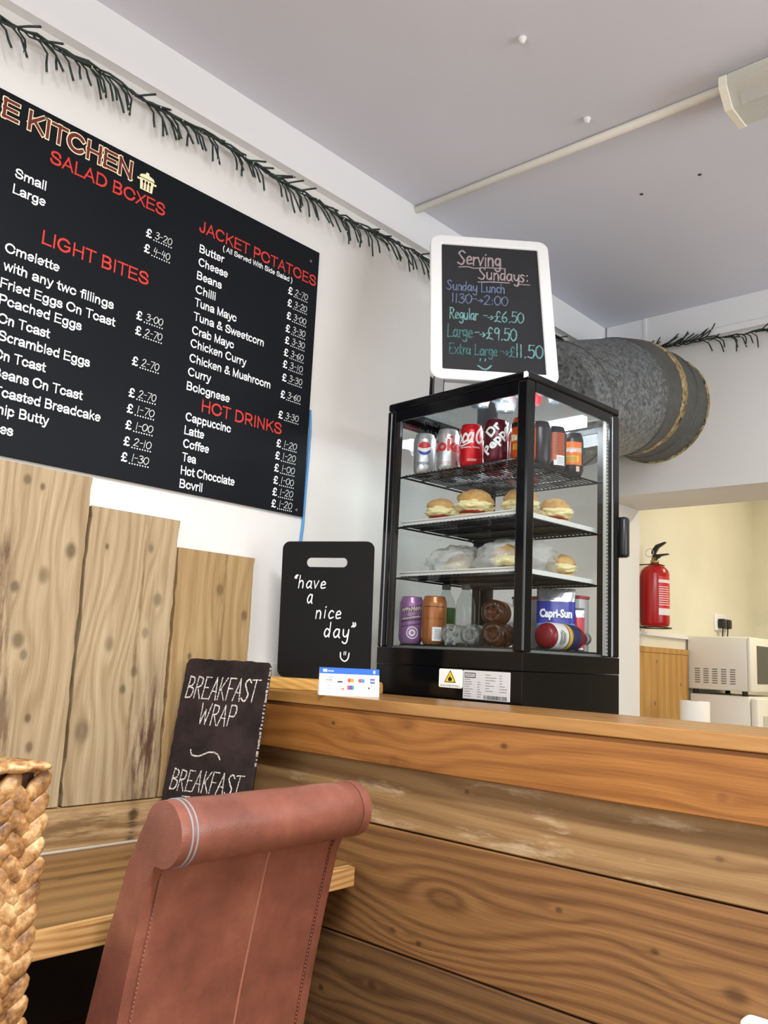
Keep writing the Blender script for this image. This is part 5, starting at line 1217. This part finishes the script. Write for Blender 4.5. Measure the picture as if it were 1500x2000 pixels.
# ------------------------------------------------------------------ bottles and pouches at the bottom of the fridge
M_pet = glass('clear_bottle_plastic', (.90, .92, .92), 1.5, .04, .07, (.85, .87, .87)); M_cola = glass('brown_drink_bottle', (.34, .20, .10), 1.45, .05, .25, sr(96, 52, 24))
M_cap = plain('grey_bottle_cap', sr(132, 134, 136), .4); M_glab = plain('green_bottle_label', sr(66, 150, 70), .4); M_wlab = plain('white_bottle_label', sr(236, 232, 224), .4)
BP = [(0, .006), (.012, .004), (.020, 0), (.027, .004), (.031, .014), (.0315, .05), (.029, .060), (.0315, .070), (.0315, .125), (.028, .145), (.018, .166), (.0125, .178), (.0125, .186)]
CP = [(0.0135, .181), (.0145, .182), (.0145, .198), (.013, .200), (0, .200)]
def petaloid(mb, n=5):   # dimples in the bottom
    return mb
def bottle(x, y, z, mat, label, group, lying=None, lab=None, scale=.88, labpos=(.072, .122)):
    """lying = heading (fridge frame) the neck points to"""
    p = fw(x, y, z)
    o = thing('drink_bottle', label, 'bottle', p, FA + (lying or 0.0), group)
    M = Matrix.Scale(scale, 4)
    if lying is not None: M = Matrix.Translation((0, 0, .0320 * scale)) @ Matrix.Rotation(PI / 2, 4, 'X').inverted() @ M   # neck towards +y of its own frame
    MB().lathe(BP, n=30, M=M).build('body', mat, o)
    b = MB()
    for k in range(5):
        a = 2 * PI * k / 5; b.ell((.019 * math.cos(a), .019 * math.sin(a), .0065), .0085, .0085, .0062, 10, 6)
    b.v = [tuple(M @ Vector(q)) for q in b.v]; b.build('foot_lobes', mat, o)
    MB().lathe(CP, n=20, M=M).build('cap', M_cap, o)
    if lab: MB().lathe([(.0319, labpos[0]), (.0321, labpos[0] + .001), (.0321, labpos[1] - .001), (.0319, labpos[1])], n=30, M=M).build('label', lab, o)
    return o
bottle(.050, .215, FLZ, M_pet, 'upright clear bottle with a green label behind the tall cans', 'upright clear bottles', None, M_glab)
bottle(.112, .228, FLZ, M_pet, 'upright clear bottle without a label behind the lying bottles', 'upright clear bottles')
bottle(.212, .048, FLZ, M_pet, 'clear bottle lying base forward next to the bronze can', 'lying bottles', .42)
bottle(.281, .048, FLZ, M_pet, 'clear bottle lying base forward next to the brown bottle', 'lying bottles', .42)
bottle(.343, .056, FLZ + .053, M_cola, 'upper brown drink bottle lying base forward with white label', 'lying bottles', .40, M_wlab, 1.0)
bottle(.352, .048, FLZ, M_cola, 'lower brown drink bottle lying base forward beside the corner post', 'lying bottles', .42, None, 1.0)
# labelled bottle seen through the right glass
M_mix = [plain('label_white_gloss', sr(236, 234, 230), .3), plain('label_dark_red', sr(130, 24, 34), .35), plain('label_navy', sr(30, 42, 92), .35), plain('label_gold', sr(214, 180, 70), .35)]
p = fw(.418, .165, FLZ); ob = thing('labelled_bottle', 'lying bottle with a white and dark red label behind the right glass', 'bottle', p, FA, 'lying bottles')
Mx = Matrix.Translation((0, 0, .034)) @ Matrix.Rotation(-PI / 2, 4, 'X')
MB().lathe([(0, .002), (.022, 0), (.030, .008), (.033, .02), (.033, .13), (.026, .150), (.013, .172), (.013, .182)], n=30, M=Mx).build('body', M_mix[1], ob)
lb = MB().lathe([(.0335, .020), (.0337, .021), (.0337, .066), (.0335, .067)], n=30, M=Mx, mi=0); lb.lathe([(.0335, .072), (.0337, .073), (.0337, .084), (.0335, .085)], n=30, M=Mx, mi=3); lb.lathe([(.0335, .088), (.0337, .089), (.0337, .120), (.0335, .121)], n=30, M=Mx, mi=2)
lb.build('label', M_mix, ob)
tx = MB()
for k_, (zz_, w_) in enumerate(((-.012, .030), (-.006, .040), (.001, .036), (.007, .026))): ribbon(tx, [(-w_ / 2 + w_ * i / 10, .0016 * (i % 2)) for i in range(11)], .0028, Vector((0, 0, zz_)), Vector((1, 0, 0)), Vector((0, 0, 1)))
tw_ = wrap(tx, .0342, 0.0, .043); tw_.v = [tuple(Mx @ (Matrix.Rotation(PI * .04, 4, 'Z') @ Vector(q))) for q in tw_.v]; tw_.build('label_lettering', M_lblack, ob, recalc=False)
MB().lathe([(.015, .180), (.015, .196), (0, .197)], n=18, M=Mx).build('cap', M_cap, ob)
# drink pouches
M_foil = plain('silver_foil', sr(206, 208, 212), .22, .85, bump=.5, bscale=45); M_pblue = plain('pouch_blue', sr(46, 50, 160), .35); M_pwh = plain('pouch_white', sr(244, 246, 250), .4); M_pred = plain('pouch_red', sr(206, 48, 62), .3)
def pouch(x, y, z, ang, w, h, t, label, bands, text, tm, lean=.08):
    p = fw(x, y, z); o = thing('drink_pouch', label, 'pouch', p, ang, 'drink pouches')
    n, mrow = 10, 14; vs = []; fs = []
    for side in (-1, 1):
        for j in range(mrow + 1):
            for i in range(n + 1):
                u = i / n * 2 - 1; k = j / mrow
                th = t * (1 - u * u) ** .5 * (1 - k) ** .6 * (.9 + .1 * math.sin(7 * u + 5 * k)); th = max(th, 0)
                if k > .88: th = 0
                vs.append((u * w / 2, side * (th + .0004) + k * h * lean, k * h))
    st_ = (n + 1) * (mrow + 1)
    mb = MB(); mb.v = vs
    for s in (0, 1):
        for j in range(mrow):
            for i in range(n):
                a = s * st_ + j * (n + 1) + i; f = [a, a + 1, a + n + 2, a + n + 1]
                mb.f.append(f if s == 0 else f[::-1]); mb.sm.append(True)
                k = (j + .5) / mrow; mb.mi.append(next((mi for k0, k1, mi in bands if k0 <= k < k1), 0))
    per = [j * (n + 1) for j in range(mrow + 1)] + [mrow * (n + 1) + i for i in range(1, n + 1)] + [j * (n + 1) + n for j in range(mrow - 1, -1, -1)] + [i for i in range(n - 1, 0, -1)]
    for a, b in zip(per, per[1:] + per[:1]): mb.f.append([a, b, b + st_, a + st_]); mb.sm.append(False); mb.mi.append(0)
    mb.build('foil', [M_foil, M_pblue, M_pred, plain('pouch_sky', sr(96, 160, 220), .35)], o, recalc=True)
    if text:
        tx = MB(); zt = h * text[1]; put_text(tx, text[0], (-w * .42, 0, 0), (1, 0, 0), (0, 0, 1), width=w * .84, cap=h * .14, bold=.05)
        out = []
        for a, b, c in tx.v:
            k = (zt + c) / h; u = a / (w / 2); th = t * max(0, 1 - u * u) ** .5 * max(0, 1 - k) ** .6
            out.append((a, -(th + .0022) + k * h * lean, zt + c))
        tx.v = out; tx.build('lettering', tm, o, recalc=False)
    MB().tube([(w * .2, t * .5, h * .1), (w * .22, t * .62 + h * lean * .6, h * .7)], .002, 6).build('straw', M_lwhite, o)
    return o
pp_ = fw(.392, .262, FLZ)
pouch(.392, .258, FLZ, view_ang(pp_) + PI / 2, .098, .160, .018, 'silver and blue drink pouch standing behind the right glass', [(.46, .82, 1), (.28, .46, 3)], ('Capri-Sun', .52), M_pwh)
pp_ = fw(.425, .312, FLZ)
pouch(.425, .312, FLZ, view_ang(pp_) + PI / 2, .030, .112, .010, 'narrow red drink pouch at the right of the fridge floor', [(.05, .8, 2)], None, M_pwh)
M_bag2 = glass('pink_tinted_bag', (.95, .90, .91), 1.45, .15, .40, (.84, .76, .76))
cr = thing('drink_carton_tray', 'white carton with a red rim at the back of the fridge floor', 'carton', fw(.20, .325, FLZ), FA)
MB().rbox(0, .22, 0, .045, 0, .138, .003).build('carton', plain('carton_white', sr(206, 204, 202), .6), cr); MB().box(-.001, .221, -.001, .046, .1385, .146).build('red_rim', plain('carton_red', sr(196, 84, 84), .5), cr)

# ------------------------------------------------------------------ A board on top of the fridge
AS = thing('sunday_chalkboard', 'white framed chalkboard of Sunday lunch prices standing on the glass fridge', 'sign', (.390, 1.690, 1.9212), math.radians(45.4))
AW, AH, AL = .353, .525, math.radians(18.0)
Ra = Matrix.Translation((0, 0, .044)) @ Matrix.Rotation(-AL, 4, 'X')
def amesh(x0, x1, z0, z1, w, y0, y1, r): 
    return frame_mesh(x0, x1, z0, z1, w, y0, y1, r)
fmb = MB().bm(amesh(0, AW, 0, AH, .034, -.006, .016, .032), 0, Ra); fmb.build('frame', M_fw, AS, bevel=.005, seg=3)
M_slatebd = plain('chalkboard_grey', sr(46, 47, 49), .6, spec=.2, var=.12, vscale=9)
MB().box(.030, AW - .030, .000, .006, .030, AH - .030, 0, Ra).build('panel', M_slatebd, AS)
# back leg of the A frame and rubber feet
Rb = Matrix.Translation((0, AH * math.sin(AL) * .55 + .16, 0)) @ Matrix.Rotation(math.radians(6), 4, 'X')
for x in (.030, AW - .050):
    MB().box(x, x + .02, .020, .032, .10, .40, 0, Ra).build('back_strut', M_fw, AS)
for x in (.010, AW - .040):
    MB().box(x, x + .030, .001, .020, .0003, .054).build('foot', M_blk, AS, bevel=.003)
    MB().tube([(x + .015, .125, .32), (x + .015, .195, .004)], .008, 10).build('back_leg', M_blk, AS)
q = MB(); o_ = lambda x, z: Ra @ Vector((x, -.0004, z)); u_ = (1, 0, 0); v_ = Ra.to_3x3() @ Vector((0, 0, 1))
MC = [chalk('chalk_grey_pink', sr(176, 158, 160), .40), chalk('chalk_violet', sr(122, 136, 172), .44), chalk('chalk_teal', sr(120, 166, 166), .43), chalk('chalk_faint_teal', sr(88, 138, 140), .48)]
def L(s, x, z, cap, w, mi, pen=.10, slant=.05): hand(q, s, o_(x, AH - z), u_, v_, cap, width=w, pen=pen, slant=slant, mi=mi, jit=.02)
L('Serving', .080, .108, .054, .130, 0); L('Sundays:', .140, .160, .046, .148, 0)
for p_ in ([(.085, AH - .119), (.110, AH - .116), (.13, AH - .120), (.16, AH - .115), (.215, AH - .114)], [(.140, AH - .172), (.19, AH - .168), (.23, AH - .168)], [(.255, AH - .170), (.29, AH - .170)]):
    ribbon(q, catmull(p_), .004, o_(0, 0), Vector(u_), v_, 0)
L('Sunday Lunch', .047, .208, .036, .170, 1); L('1130->2:00', .060, .254, .034, .165, 1)
L('Regular', .054, .314, .040, .082, 2); L('->£6.50', .150, .314, .038, .118, 2)
L('Large', .047, .378, .044, .072, 3); L('->£9.50', .125, .378, .042, .120, 2)
L('Extra Large', .052, .436, .036, .135, 3); L('->£', .192, .436, .036, .045, 3); L('11.50', .236, .434, .044, .080, 2)
ribbon(q, catmull([(.132, AH - .472), (.145, AH - .482), (.156, AH - .482), (.168, AH - .470)]), .005, o_(0, 0), Vector(u_), v_, 2)
for x in (.138, .152): ribbon(q, [(x, AH - .455), (x + .001, AH - .449)], .004, o_(0, 0), Vector(u_), v_, 2)
q.build('chalk_lettering', MC, AS, recalc=False)
